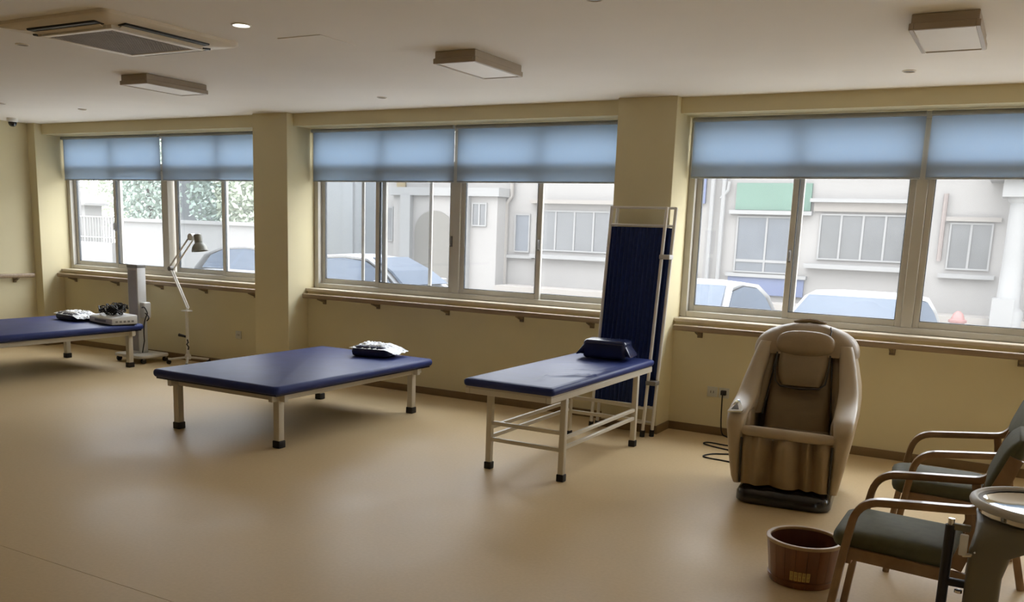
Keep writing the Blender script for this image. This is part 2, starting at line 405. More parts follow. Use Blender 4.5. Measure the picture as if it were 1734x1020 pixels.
# ------------------------------------------------------------------ windows
def ring_frame(x0, x1, z0, z1, y0, y1, t, tb=None, tt=None):
    tb = tb or t; tt = tt or t
    mb = bx(x0, x0 + t, y0, y1, z0, z1).box(x1 - t, x1, y0, y1, z0, z1)
    mb.box(x0 + t, x1 - t, y0, y1, z0, z0 + tb).box(x0 + t, x1 - t, y0, y1, z1 - tt, z1)
    return mb
ZT0, ZT1 = 2.165, 2.245
def sash(win, x0, x1, z0, z1, y, t=0.045, handle=None, dark=()):
    s_ = obj('sash', ring_frame(x0, x1, z0, z1, y, y + 0.035, t, 0.055), 'alu', win, bevel=0.003, segs=1)
    obj('pane', bx(x0 + t - .004, x1 - t + .004, y + .015, y + .020, z0 + .05, z1 - t + .004), 'glass', s_, smooth=False)
    g = 0.006
    obj('gasket', ring_frame(x0 + t - .001, x1 - t + .001, z0 + .054, z1 - t + .001, y + .004, y + .030, g), 'aludark', s_, smooth=False)
    if handle:
        hx = handle; hz = 1.50
        mb = bx(hx - .011, hx + .011, y - .012, y, hz - .05, hz + .05)
        mb.tube([(hx, y - .010, hz - .035), (hx + .004, y - .032, hz - .03), (hx + .006, y - .034, hz + .03), (hx, y - .018, hz + .045)], 0.007, 6)
        obj('handle', mb, 'grey', s_)
    return s_
def screen_sash(win, x0, x1, z0, z1, y, t=0.035):
    s_ = obj('insect_screen', ring_frame(x0, x1, z0, z1, y, y + 0.018, t), 'alu', win, bevel=0.002, segs=1)
    obj('mesh_sheet', bx(x0 + t - .003, x1 - t + .003, y + .008, y + .010, z0 + t - .003, z1 - t + .003), 'screenmesh', s_, smooth=False)
wlab = ['aluminium sliding window behind the lamp and far treatment table, nearest the corner', 'aluminium sliding window between the two pillars, white car outside',
        'aluminium sliding window behind the massage chair, green panel outside', 'aluminium sliding window beyond the right edge of the photo']
ft = 0.055
for i, (a, b) in enumerate(bays):
    win = thing(f'window_{i+1}', wlab[i], 'window', ((a + b) / 2, YF, ZS), kind='structure')
    mid = (a + b) / 2
    obj('outer_frame', ring_frame(a, b, ZS, ZL, YF, YF + .12, ft, 0.05), 'alu', win, bevel=0.004, segs=1)
    obj('mullion', bx(mid - .04, mid + .04, YF - .004, YF + .12, ZS + .05, ZL - ft), 'alu', win, bevel=0.004, segs=1)
    for (p, q) in ((a + ft, mid - .04), (mid + .04, b - ft)):
        obj('transom', bx(p, q, YF, YF + .12, ZT0, ZT1), 'alu', win, bevel=0.004, segs=1)
        c = (p + q) / 2
        obj('top_bar', bx(c - .025, c + .025, YF + .02, YF + .09, ZT1, ZL - ft), 'alu', win, bevel=0.003, segs=1)
        for (u, v) in ((p, c - .025), (c + .025, q)):
            obj('top_pane', bx(u, v, YF + .05, YF + .055, ZT1, ZL - ft), 'glass', win, smooth=False)
    z0, z1 = ZS + .045, ZT0
    p, q = a + ft, mid - .04; c = (p + q) / 2
    if i == 1:
        sash(win, p, -5.69, z0, z1, YF + .055); sash(win, -5.79, q, z0, z1, YF + .014, handle=q - .022)
        screen_sash(win, -6.035, -5.16, z0, z1, YF + .098)
    else:
        sash(win, p, c + .03, z0, z1, YF + .055); sash(win, c - .05, q, z0, z1, YF + .014, handle=c - .027)
    p, q = mid + .04, b - ft; c = (p + q) / 2
    if i == 0:
        sash(win, p + .05, c + .035, z0, z1, YF + .055); sash(win, c + .005, q, z0, z1, YF + .014)
        screen_sash(win, -8.77, -7.985, z0, z1, YF + .098)
    else:
        sash(win, p, c + .03, z0, z1, YF + .014, handle=c + .010); sash(win, c - .05, q, z0, z1, YF + .055)
    # light portal for the sky seen through this window (samples the sky, emits nothing itself)
    pd = bpy.data.lights.new('window_portal', 'AREA'); pd.shape = 'RECTANGLE'; pd.size = b - a; pd.size_y = ZL - ZS
    po = bpy.data.objects.new('window_portal', pd); C.objects.link(po)
    po.location = (mid, YOUT + .02, (ZS + ZL) / 2); po.rotation_euler = (-PI / 2, 0, 0); pd.cycles.is_portal = True

for i, (a, b) in enumerate(added_back_bays):
    win = thing(f'window_{i+5}', ['aluminium window in the wall behind the viewer, left', 'aluminium window in the wall behind the viewer, middle', 'aluminium window in the wall behind the viewer, right'][i], 'window', ((a + b) / 2, YBACK, .95), kind='structure')
    mid = (a + b) / 2
    obj('outer_frame', ring_frame(a, b, .95, 2.45, YBACK - .10, YBACK - .03, .055), 'alu', win, smooth=False)
    obj('mullion', bx(mid - .04, mid + .04, YBACK - .10, YBACK - .03, 1.005, 2.395), 'alu', win, smooth=False)
    for (p, q) in ((a + .055, mid - .04), (mid + .04, b - .055)): obj('pane', bx(p, q, YBACK - .07, YBACK - .065, 1.005, 2.395), 'glass', win, smooth=False)
    pd = bpy.data.lights.new('window_portal', 'AREA'); pd.shape = 'RECTANGLE'; pd.size = b - a; pd.size_y = 1.5
    po = bpy.data.objects.new('window_portal', pd); C.objects.link(po)
    po.location = (mid, YBACK - .17, 1.7); po.rotation_euler = (PI / 2, 0, 0); pd.cycles.is_portal = True

# ------------------------------------------------------------------ roller blinds (two in each bay)
blind_labels = [['blue grey roller blind nearest the far left corner', 'blue grey roller blind left of the first pillar, above the lamp'],
                ['blue grey roller blind right of the first pillar', 'blue grey roller blind left of the pillar with the folding screen'],
                ['blue grey roller blind right of the folding screen, over the green panel', 'blue grey roller blind cut off by the right edge of the photo']]
for i, (a, b) in enumerate(bays[:3]):
    mid = (a + b) / 2; zb = 2.05 if i < 2 else 2.095
    for k, (p, q) in enumerate(((a + .028, mid - .018), (mid + .018, b - .02))):
        t = thing('roller_blind', blind_labels[i][k], 'blind', ((p + q) / 2, YBL, zb), 'half lowered roller blinds on the windows')
        obj('fabric', MB().add([(p, YBL, zb + .01), (q, YBL, zb + .01), (q, YBL, ZL - .02), (p, YBL, ZL - .02)], [(0, 1, 2, 3)]), 'blind', t, smooth=False)
        obj('bottom_bar', bx(p, q, YBL - .006, YBL + .008, zb, zb + .014), 'blindbar', t, bevel=0.003, segs=1)
        obj('roller_tube', MB().tube([(p, YBL - .02, ZL - .024), (q, YBL - .02, ZL - .024)], 0.019, 10), 'blindbar', t)

# ------------------------------------------------------------------ handrails with brackets
br_x = [[-10.40, -9.60, -8.82, -8.09, -7.33], [-6.35, -5.65, -4.815, -4.00, -3.29], [-2.31, -1.52, -0.82, 0.03, 0.80], [1.7, 2.5, 3.3, 4.1, 4.85]]
rl = ['brown wooden handrail below the window nearest the corner', 'brown wooden handrail below the middle window', 'brown wooden handrail behind the massage chair', 'brown wooden handrail out of view on the right']
for i, (a, b) in enumerate(bays[:3]):
    t = thing('handrail', rl[i], 'handrail', ((a + b) / 2, YW, 0.86), 'wooden handrails round the room')
    yc = 7.298
    prof = lambda x: rrect(yc, 0.882, 0.018, 0.032, 0.014, x)
    rings = [[(x, u, v) for (u, v, _) in rrect(yc, 0.880, 0.022, 0.024, 0.014, 0)] for x in (a + .03, b - .03)]
    obj('rail', MB().loft(rings), 'rail', t)
    for x in br_x[i]:
        mb = bx(x - .022, x + .022, YW - .012, YW, 0.80, 0.90)
        mb.loft([[(x - .016, YW - .01, .815), (x + .016, YW - .01, .815), (x + .016, YW - .01, .845), (x - .016, YW - .01, .845)],
                 [(x - .016, yc - .012, .848), (x + .016, yc - .012, .848), (x + .016, yc - .012, .860), (x - .016, yc - .012, .860)]])
        obj('bracket', mb, 'bracket', t, bevel=0.003, segs=1)
t = thing('handrail', 'brown wooden handrail on the far left end wall', 'handrail', (XL, 5.0, 0.86), 'wooden handrails round the room')
rings = [[(u, y, v) for (u, v, _) in rrect(XL + .075, 0.875, 0.018, 0.026, 0.014, 0)] for y in (-3.0, 7.03)]
obj('rail', MB().loft(rings), 'rail', t)
for y in (6.82, 6.0, 5.2, 4.4, 3.6, 2.8):
    mb = bx(XL, XL + .012, y - .022, y + .022, .79, .89)
    mb.loft([[(XL + .01, y - .016, .80), (XL + .01, y + .016, .80), (XL + .01, y + .016, .83), (XL + .01, y - .016, .83)],
             [(XL + .085, y - .016, .838), (XL + .085, y + .016, .838), (XL + .085, y + .016, .852), (XL + .085, y - .016, .852)]])
    obj('bracket', mb, 'bracket', t, bevel=0.003, segs=1)

# ------------------------------------------------------------------ ceiling fittings
light_labels = ['rectangular ceiling light nearest the far left corner', 'rectangular ceiling light in the middle of the ceiling', 'rectangular ceiling light at the upper right']
for k, (x, y) in enumerate(((-6.13, 5.23), (-3.225, 5.255), (-0.485, 5.24))):
    t = thing('ceiling_light', light_labels[k], 'ceiling light', (x, y, H), 'rectangular panel ceiling lights')
    obj('housing', bx(x - .147, x + .147, y - .295, y + .295, H - .045, H), 'lighthouse', t, bevel=0.004, segs=1)
    obj('trim_frame',
        (bx(x - .155, x - .133, y - .302, y + .302, H - .075, H - .043).box(x + .133, x + .155, y - .302, y + .302, H - .075, H - .043)
        .box(x - .133, x + .133, y - .302, y - .280, H - .075, H - .043).box(x - .133, x + .133, y + .280, y + .302, H - .075, H - .043)), 'lighthouse', t, bevel=0.003, segs=1)
    obj('diffuser', bx(x - .134, x + .134, y - .281, y + .281, H - .071, H - .060), 'diffuser', t, smooth=False)

# ceiling air conditioner
ax, ay = -4.865, 3.845; hw = 0.485
t = thing('ceiling_air_conditioner', 'square ceiling cassette air conditioner with grey grille at the upper left', 'air conditioner', (ax, ay, H))
pan = MB(); 
pan.loft([rrect(ax, ay, hw, hw, .05, H), rrect(ax, ay, hw, hw, .05, H - .018), rrect(ax, ay, hw - .012, hw - .012, .04, H - .028),
          rrect(ax, ay, .335, .335, .02, H - .040)])
obj('panel', pan, 'acwhite', t)
for q in range(4):
    R4 = Matrix.Translation((ax, ay, 0)) @ Matrix.Rotation(q * PI / 2, 4, 'Z')
    obj('air_slot', bx(-.30, .30, -.412, -.345, H - .044, H - .026).xf(R4), 'rubber', t, bevel=.004, segs=1)
    fm = MB().loft([[(-.29, -.372, H - .046), (-.29, -.350, H - .056), (-.29, -.348, H - .052), (-.29, -.370, H - .042)],
                    [(.29, -.372, H - .046), (.29, -.350, H - .056), (.29, -.348, H - .052), (.29, -.370, H - .042)]]).xf(R4)
    obj('flap', fm, 'acwhite', t)
gz = H - .062
g_ = obj('grille_frame', bx(ax - .325, ax - .285, ay - .325, ay + .325, gz, H - .035).box(ax + .285, ax + .325, ay - .325, ay + .325, gz, H - .035)
         .box(ax - .285, ax + .285, ay - .325, ay - .285, gz, H - .035).box(ax - .285, ax + .285, ay + .285, ay + .325, gz, H - .035), 'acframe', t, bevel=.004, segs=1)
mb = bx(ax - .285, ax + .285, ay - .285, ay + .285, gz + .012, gz + .016)
obj('filter_sheet', mb, 'acgrille', g_, smooth=False)
mb = MB()
for k in range(29):
    o_ = -.28 + .02 * k
    mb.box(ax + o_ - .0025, ax + o_ + .0025, ay - .285, ay + .285, gz + .004, gz + .012)
    mb.box(ax - .285, ax + .285, ay + o_ - .0025, ay + o_ + .0025, gz + .004, gz + .012)
gr = obj('grille_mesh', mb, 'acgrille', g_, smooth=False); gr['kind'] = 'stuff'

dl = [(-3.985, 3.94, True, 'small round recessed downlight, lit white, right of the air conditioner'),
      (-4.96, 6.51, False, 'small dark recessed downlight above the middle window'),
      (-0.81, 6.50, False, 'small dark recessed downlight above the right window'),
      (-1.917, 4.13, False, 'small recessed downlight at the top edge of the photo'),
      (-5.84, 3.85, False, 'small recessed downlight left of the air conditioner'),
      (-9.13, 5.76, False, 'small recessed downlight at the far left edge of the photo'),
      (-8.664, 6.33, False, 'small recessed downlight above the corner window')]
for x, y, on, lb in dl:
    t = thing('downlight', lb, 'downlight', (x, y, H), 'round recessed ceiling downlights')
    r0 = .055 if on else .042
    obj('ring', MB().loft([[(x + r * math.cos(2 * PI * i / 24), y + r * math.sin(2 * PI * i / 24), z) for i in range(24)] for r, z in
        ((r0, H), (r0, H - .005), (r0 * .86, H - .007), (r0 * .80, H - .002), (r0 * .80, H))], cap=False), 'white' if on else 'acframe', t)
    obj('lens', MB().lathe([(r0 * .80, H - .0005), (r0 * .80, H - .003)], x, y, 24), 'lampon' if on else 'lampoff', t)
    if on:
        ld = bpy.data.lights.new('downlight_lamp', 'SPOT'); ld.energy = 6; ld.spot_size = 1.6; ld.spot_blend = .6; ld.color = (1, .9, .75); ld.shadow_soft_size = .04
        lo = bpy.data.objects.new('downlight_lamp', ld); C.objects.link(lo); lo.location = (0, 0, -.02); lo.parent = t
t = thing('dome_camera', 'small white security camera with black dome in the far left ceiling corner', 'security camera', (-10.39, 6.67, H))
obj('mount', MB().lathe([(.06, H), (.062, H - .02), (.055, H - .04), (.048, H - .045)], -10.39, 6.67, 24), 'white', t)
obj('dome', MB().lathe([(.046, H - .044), (.045, H - .06), (.036, H - .082), (.020, H - .094), (.004, H - .097)], -10.39, 6.67, 24), 'black', t)
t = thing('access_panel', 'flush square ceiling access panel beside the lit downlight', 'access panel', (-3.89, 4.46, H))
obj('panel', bx(-4.055, -3.725, 4.30, 4.625, H - .004, H), 'ceiling', t, bevel=.001, segs=1)

# sockets on the wall
t = thing('wall_socket', 'small white double wall socket with a black plug beside the massage chair', 'wall socket', (-2.12, YW, .36))
for k, x in enumerate((-2.170, -2.070)):
    pl = obj('plate', bx(x - .043, x + .043, YW - .009, YW, .318, .404), 'socket', t, bevel=.003)
    if k == 1: obj('plug', bx(x - .022, x + .022, YW - .04, YW - .009, .345, .385), 'rubber', pl, bevel=.005)
    else: obj('socket_hole', bx(x - .014, x - .010, YW - .0105, YW - .009, .35, .37).box(x + .010, x + .014, YW - .0105, YW - .009, .35, .37), 'rubber', pl, smooth=False)
t = thing('wall_socket', 'small wall socket low on the wall left of the first pillar', 'wall socket', (-7.60, YW, .37))
pl = obj('plate', bx(-7.643, -7.557, YW - .009, YW, .327, .413), 'socket', t, bevel=.003)
obj('socket_hole', bx(-7.614, -7.610, YW - .0105, YW - .009, .36, .38).box(-7.590, -7.586, YW - .0105, YW - .009, .36, .38), 'rubber', pl, smooth=False)

# ------------------------------------------------------------------ wide treatment tables
def wide_table(x0, x1, y0, y1, legs_x, legs_y, label):
    zt = 0.478; zp = 0.415
    t = thing('treatment_table', label, 'table', ((x0 + x1) / 2, (y0 + y1) / 2, 0), 'wide low blue treatment tables')
    pad = rslab(x0, x1, y0, y1, zp, zt, .05, .028)
    obj('pad', pad, 'pad', t)
    obj('pad_board', bx(x0 + .03, x1 - .03, y0 + .03, y1 - .03, zp - .012, zp + .002), 'padedge', t, smooth=False)
    a, b = legs_x; c, d = legs_y; h = .028
    zr0, zr1 = zp - .066, zp - .010
    for y in (c, d): obj('frame_rail', bx(a - h - .05, b + h + .05, y - .02, y + .02, zr0, zr1), 'steel', t, bevel=.003, segs=1)
    for x in (a, b): obj('frame_rail', bx(x - .02, x + .02, y0 + .06, y1 - .06, zr0 + .001, zr1 + .001), 'steel', t, bevel=.003, segs=1)
    for x in (a, b):
        for y in (c, d):
            l = obj('leg', bx(x - h, x + h, y - h, y + h, .045, zr1 - .002), 'steel', t, bevel=.006)
            obj('rubber_foot', bx(x - h - .006, x + h + .006, y - h - .006, y + h + .006, 0, .055), 'rubber', l, bevel=.006)
    return t
wide_table(-5.80, -4.50, 4.72, 6.71, (-5.665, -4.615), (4.865, 6.525), 'wide low blue padded treatment table in the middle of the floor')
wide_table(-9.72, -8.36, 4.77, 6.76, (-9.545, -8.465), (4.92, 6.625), 'wide low blue padded treatment table cut off by the left edge')

# wrapped pillows
def wrapped_pillow(label, loc, rz, sx, sy, sz):
    t = thing('wrapped_pillow', label, 'pillow', (0, 0, 0), 'black pillows in clear plastic bags')
    rings = []
    for k, (f, z) in enumerate(((.86, 0), (.97, .12), (1, .4), (.98, .65), (.88, .88), (.70, 1.0))):
        rings.append(rrect(0, 0, sx * f, sy * f, .05, .001 + z * sz))
    obj('pillow', MB().loft(rings), 'padedge', t)
    rnd = random.Random(len(label))
    nx, ny = 26, 18; vs_ = []; fs = []
    for j in range(ny + 1):
        for i in range(nx + 1):
            u = i / nx * 2 - 1; v = j / ny * 2 - 1
            e = max(abs(u), abs(v))
            z = sz * (1.06 - .42 * max(0, e - .55) ** 1.0 / .45) + rnd.uniform(-.010, .010)
            if v < -.75: z = max(z, sz * .72)
            x = u * sx * 1.06 + (max(0, u - .7) * .25 if True else 0)
            if u > .8: z *= .55 + .45 * (1 - (u - .8) / .2); z = max(z, .012)
            vs_.append((x, v * sy * 1.03, z + .004))
    for j in range(ny):
        for i in range(nx):
            a = j * (nx + 1) + i; fs.append((a, a + 1, a + nx + 2, a + nx + 1))
    obj('plastic_bag', MB().add(vs_, fs), 'wrap', t)
    e = MB(); 
    vs2 = []; fs2 = []
    for i in range(9):
        y = -sy * .8 + sy * 1.6 * i / 8
        for j, (dx, dz) in enumerate(((0, .02), (.03, .035), (.055, .02 + .04 * rnd.random()))):
            vs2.append((sx * 1.08 + dx, y, dz + rnd.uniform(0, .015)))
    for i in range(8):
        for j in range(2):
            a = i * 3 + j; fs2.append((a, a + 1, a + 4, a + 3))
    obj('bag_end', e.add(vs2, fs2), 'wrap', t)
    t.location = loc; t.rotation_euler = (0, 0, rz)
    return t
wrapped_pillow('black pillow in clear plastic on the middle treatment table', (-5.0, 6.50, .479), math.radians(12), .175, .15, .10)
wrapped_pillow('black pillow in clear plastic on the far left treatment table', (-9.17, 6.50, .479), math.radians(-6), .20, .15, .085)

# ------------------------------------------------------------------ electrotherapy unit with tangled leads
t = thing('electrotherapy_unit', 'pale flat control unit with black leads piled on top, on the left treatment table', 'medical device', (-8.61, 6.54, .478))
R4 = Matrix.Translation((-8.61, 6.54, .478)) @ Matrix.Rotation(math.radians(-10), 4, 'Z')
body = MB().loft([[(x, -.14, .010), (x, -.14, .070), (x, -.10, .085), (x, .15, .105), (x, .15, .010)] for x in (-.25, .25)]).xf(R4)
case = obj('case', body, 'plastic', t, bevel=.008)
obj('display', bx(-.12, .12, -.1425, -.139, .030, .055).xf(R4), 'grey', case, smooth=False)
obj('base_plate', bx(-.24, .24, -.13, .14, 0, .012).xf(R4), 'rubber', case)
for k in range(5):
    obj('socket', bx(.2485, .2525, -.10 + .045 * k, -.075 + .045 * k, .03, .05).xf(R4), 'grey', case, smooth=False)
rnd = random.Random(3)
for k in range(14):
    pts = []; cx0, cy0 = rnd.uniform(-.16, .08), rnd.uniform(-.03, .08); rr = rnd.uniform(.05, .11); ph = rnd.uniform(0, 6)
    for q in range(22):
        a = ph + q * .42
        pts.append(tuple(R4 @ Vector((cx0 + rr * math.cos(a) * 1.2, cy0 + rr * .6 * math.sin(a) * .9, .118 + .075 * (k / 14) + .028 * math.sin(2.3 * a + k)))))
    obj('lead', MB().tube(pts, .0065, 6), 'rubber', t)
for k in range(3):
    obj('electrode_pad', bx(-.03, .03, -.025, .025, 0, .012).xf(R4 @ Matrix.Translation((-.15 + .14 * k, .02, .115 + .01 * k)) @ Matrix.Rotation(.5 * k, 4, 'Z') @ Matrix.Rotation(.3, 4, 'X')), 'grey' if k else 'fred', t, bevel=.003)

# ------------------------------------------------------------------ column device on castors
cx_, cy_ = -8.80, 7.02
t = thing('column_therapy_device', 'tall slim grey white column device on a castor base behind the left table', 'medical device', (cx_, cy_, 0))
col = obj('column', bx(cx_ - .085, cx_ + .085, cy_ - .06, cy_ + .06, .09, 1.07), 'plastic', t, bevel=.012)
obj('front_panel', bx(cx_ - .070, cx_ + .070, cy_ - .064, cy_ - .058, .12, 1.04), 'greyblue', col, bevel=.003, segs=1)  # darker sheet stands for the shade on the column's front face
obj('cap', rslab(cx_ - .092, cx_ + .092, cy_ - .068, cy_ + .068, 1.065, 1.10, .02, .01), 'grey', t)
obj('side_box', rslab(cx_ + .085, cx_ + .165, cy_ - .045, cy_ + .055, .50, .68, .02, .015), 'plastic', t)
obj('base', rslab(cx_ - .20, cx_ + .28, cy_ - .20, cy_ + .20, .058, .095, .05, .012), 'whitesteel', t)
for sx in (-.16, .25):
    for sy in (-.15, .15):
        cst = obj('castor', MB().tube([(cx_ + sx - .012, cy_ + sy, .03), (cx_ + sx + .012, cy_ + sy, .03)], .030, 14), 'rubber', t)
        obj('castor_fork', bx(cx_ + sx - .02, cx_ + sx + .02, cy_ + sy - .012, cy_ + sy + .012, .042, .062), 'grey', cst)
obj('cable', MB().tube(arc((cx_ + .13, cy_ - .045, .62), (cx_ + .24, cy_ - .10, .66), (cx_ + .26, cy_ - .08, .57), 8) +
                       arc((cx_ + .25, cy_ - .08, .55), (cx_ + .16, cy_ - .07, .45), (cx_ + .18, cy_ - .07, .25), 8) +
                       [(cx_ + .14, cy_ - .07, .11)], .007, 6), 'rubber', t)
obj('cable', MB().tube(arc((cx_ + .16, cy_ - .03, .56), (cx_ + .30, cy_ - .06, .52), (cx_ + .22, cy_ - .06, .48), 8), .007, 6), 'rubber', t)

# ------------------------------------------------------------------ articulated lamp on a stand
lx, ly = -8.09, 7.10
t = thing('floor_lamp', 'articulated white floor lamp with grey hood in front of the corner window', 'lamp', (lx, ly, 0))
obj('pole', MB().tube([(lx, ly, .085), (lx, ly, .62)], .017, 10), 'whitesteel', t)
for k in range(3):
    a = [PI * 1.08, PI * 1.75, PI * .42][k]
    ex, ey = lx + .25 * math.cos(a), ly + .25 * math.sin(a)
    l = obj('foot_leg', MB().tube([(lx, ly, .10), (ex, ey, .055)], .013, 8), 'whitesteel', t)
    obj('castor', MB().tube([(ex - .010, ey, .026), (ex + .010, ey, .026)], .026, 12).box(ex - .012, ex + .012, ey - .008, ey + .008, .04, .062), 'rubber', l)
obj('hub', MB().lathe([(.03, .075), (.034, .09), (.034, .12), (.02, .14)], lx, ly, 14), 'whitesteel', t)
obj('clamp_knob', MB().tube([(lx - .01, ly - .01, .33), (lx - .10, ly - .03, .345)], [.012, .018], 8), 'rubber', t)
obj('hanging_cable', MB().tube([(lx + .02, ly - .02, .30), (lx + .045, ly - .03, .27), (lx + .02, ly - .03, .25), (lx + .05, ly - .03, .22), (lx + .04, ly - .03, .19)], .008, 6), 'rubber', t)
obj('tray', bx(lx - .05, lx + .05, ly - .04, ly + .04, .612, .626), 'whitesteel', t, bevel=.003)
e1 = (lx + .02, ly, .655); e2 = (-8.307, ly - .01, 1.076); e3 = (-7.955, ly - .03, 1.415)
obj('elbow_post', MB().tube([(lx, ly, .62), e1], .013, 8), 'whitesteel', t)
for dy in (-.014, .014):
    obj('lower_arm', MB().tube([(e1[0], e1[1] + dy, e1[2]), (e2[0], e2[1] + dy, e2[2])], .009, 8), 'whitesteel', t)
    obj('upper_arm', MB().tube([(e2[0] + dy, e2[1] + dy, e2[2] - dy), (e3[0] + dy, e3[1] + dy, e3[2] - dy)], .009, 8), 'whitesteel', t)
obj('elbow_joint', MB().tube([(e2[0], e2[1] - .03, e2[2]), (e2[0], e2[1] + .03, e2[2])], .026, 12), 'grey', t)
obj('head_joint', MB().tube([(e3[0] + .015, e3[1] - .03, e3[2] + .02), (e3[0] + .015, e3[1] + .03, e3[2] + .02)], .038, 14), 'whitesteel', t)
hd = Matrix.Translation((-7.845, ly - .03, 1.42)) @ Matrix.Rotation(math.radians(-10), 4, 'Y') @ Matrix.Scale(.84, 4)
obj('lamp_neck', MB().lathe([(.05, -.05), (.052, .0), (.05, .05), (.03, .062)], 0, 0, 20).xf(hd), 'hood', t)
obj('lamp_hood', MB().loft([[(r * math.cos(2 * PI * i / 28), r * math.sin(2 * PI * i / 28), z) for i in range(28)] for r, z in
     ((.045, -.05), (.07, -.07), (.095, -.11), (.105, -.16), (.100, -.16), (.088, -.11), (.04, -.07))], cap=False).xf(hd), 'hood', t)
obj('bulb', MB().lathe([(.02, -.075), (.034, -.10), (.036, -.12), (.024, -.145), (.006, -.152)], 0, 0, 16).xf(hd), 'white', t)

# ------------------------------------------------------------------ examination bed
bx0, bx1, by0, by1 = -3.165, -2.492, 5.05, 6.86
t = thing('examination_bed', 'narrow navy examination bed on a cream steel frame beside the folding screen', 'bed', ((bx0 + bx1) / 2, (by0 + by1) / 2, 0))
zt = .655
nx, ny = 30, 74; vs_ = []; fs = []
padm = rslab(bx0, bx1, by0, by1, .603, zt, .035, .024)
obj('pad', padm, 'pad', t)
# loose vinyl cover on the pad with long creases
def crease(u, v):
    z = 0
    for (u0, v0, du, dv, ln, am, wd) in ((.55, .22, .75, .66, .42, .0065, .020), (.62, .34, .93, .36, .40, .006, .016), (.5, .45, .9, .43, .3, .005, .015), (.70, .10, -.25, .97, .35, .006, .018), (.25, .55, .8, .6, .3, .004, .02), (.85, .5, .10, .99, .45, .004, .014)):
        px, py = (u - u0) * .67, (v - v0) * 1.81
        al = px * du + py * dv; ac = -px * dv + py * du
        if 0 < al < ln * 1.2:
            z += 1.9 * am * math.exp(-(ac / wd) ** 2) * math.sin(PI * al / (ln * 1.2))
    return z
for j in range(ny + 1):
    for i in range(nx + 1):
        u, v = i / nx, j / ny
        ed = min(u * .67, (1 - u) * .67, v * 1.81, (1 - v) * 1.81)
        drop = 0 if ed > .03 else .016 * (1 - ed / .03) ** 2
        vs_.append((bx0 + .006 + u * (bx1 - bx0 - .012), by0 + .006 + v * (by1 - by0 - .012), zt + .0015 + crease(u, v) - drop))
for j in range(ny):
    for i in range(nx):
        a = j * (nx + 1) + i; fs.append((a, a + 1, a + nx + 2, a + nx + 1))
obj('pad_cover', MB().add(vs_, fs), 'pad', t)
lxs, lys = (-3.082, -2.525), (5.295, 6.555)
obj('bed_board', bx(bx0 + .02, bx1 - .02, by0 + .02, by1 - .02, .593, .605), 'steel', t, smooth=False)
for x in (bx0 + .035, bx1 - .035): obj('frame_rail', bx(x - .018, x + .018, by0 + .015, by1 - .015, .555, .596), 'steel', t, bevel=.003, segs=1)
for y in (by0 + .03, by1 - .03): obj('frame_rail', bx(bx0 + .054, bx1 - .054, y - .015, y + .015, .556, .595), 'steel', t, bevel=.003, segs=1)
for x in lxs:
    for y in lys:
        l = obj('leg', bx(x - .020, x + .020, y - .020, y + .020, .04, .560), 'steel', t, bevel=.004)
        obj('rubber_foot', bx(x - .026, x + .026, y - .026, y + .026, 0, .05), 'rubber', l, bevel=.005)
for x in lxs:
    for z in (.29, .225): obj('side_bar', bx(x - .012, x + .012, lys[0] + .02, lys[1] - .02, z - .013, z + .013), 'steel', t, bevel=.003, segs=1)
for y in lys:
    for z in (.325, .21): obj('end_bar', bx(lxs[0] + .02, lxs[1] - .02, y - .012, y + .012, z - .013, z + .013), 'steel', t, bevel=.003, segs=1)

# navy pillow on the bed
t = thing('bed_pillow', 'small shiny navy leatherette pillow on the examination bed', 'pillow', (0, 0, 0))
obj('cushion', rslab(-.172, .172, -.11, .11, 0, .145, .035, .030), 'navyshiny', t)
for sx in (-1, 1):
    obj('end_fold', MB().loft([[(sx * .160, y * .9, z + .074) for (y, z, _) in rrect(0, 0, .105, .050, .03, 0, 4)], [(sx * .190, y * .98, z * .42 + .052) for (y, z, _) in rrect(0, 0, .11, .055, .03, 0, 4)], [(sx * .215, y * 1.05, z * .12 + .030) for (y, z, _) in rrect(0, 0, .115, .055, .03, 0, 4)]]), 'navyshiny', t)
obj('seam_welt', MB().tube([(-.150, -.113, .118), (0, -.116, .120), (.150, -.113, .118)], .0035, 6), 'padedge', t)
t.location = (-2.80, 6.60, zt + .012); t.rotation_euler = (0, 0, math.radians(8))

# ------------------------------------------------------------------ folding screen against the pillar
t = thing('folding_screen', 'folded white tube privacy screen with navy pleated curtain leaning on the pillar', 'privacy screen', (-2.83, 6.98, 0))
def panel(L, Rr, lean, curtain):
    L = Vector(L); Rr = Vector(Rr)
    def P(s, z): return L.lerp(Rr, s) + Vector((lean * z / 1.84, 0, z))
    for s in (0, 1):
        p = obj('post', MB().tube([P(s, .03), P(s, 1.845)], .0135, 10), 'whitesteel', t)
        obj('rubber_tip', MB().tube([P(s, 0), P(s, .055)], .0205, 12), 'rubber', p)
    for z in (1.838, 1.70, .235, .115):
        obj('cross_bar', MB().tube([P(0, z), P(1, z)], .0095, 8), 'whitesteel', t)
    if curtain:
        n = 120; vs_ = []; fs = []
        dirn = (Rr - L).normalized(); nrm = Vector((dirn.y, -dirn.x, 0))
        for j in range(9):
            z = .25 + (1.685 - .25) * j / 8
            for i in range(n + 1):
                s = .03 + .94 * i / n
                am = .009 + .002 * math.sin(5 * s + j * .2)
                vs_.append(P(s, z) + nrm * (am * math.sin(s * 2 * PI * 13 + .6 * math.sin(9 * s) + .05 * j)))
        for j in range(8):
            for i in range(n):
                a = j * (n + 1) + i; fs.append((a, a + 1, a + n + 2, a + n + 1))
        obj('curtain', MB().add(vs_, fs), 'navyfab', t)
panel((-3.075, 6.985, 0), (-2.588, 6.925, 0), .085, True)
panel((-3.045, 7.045, 0), (-2.530, 6.985, 0), .080, True)
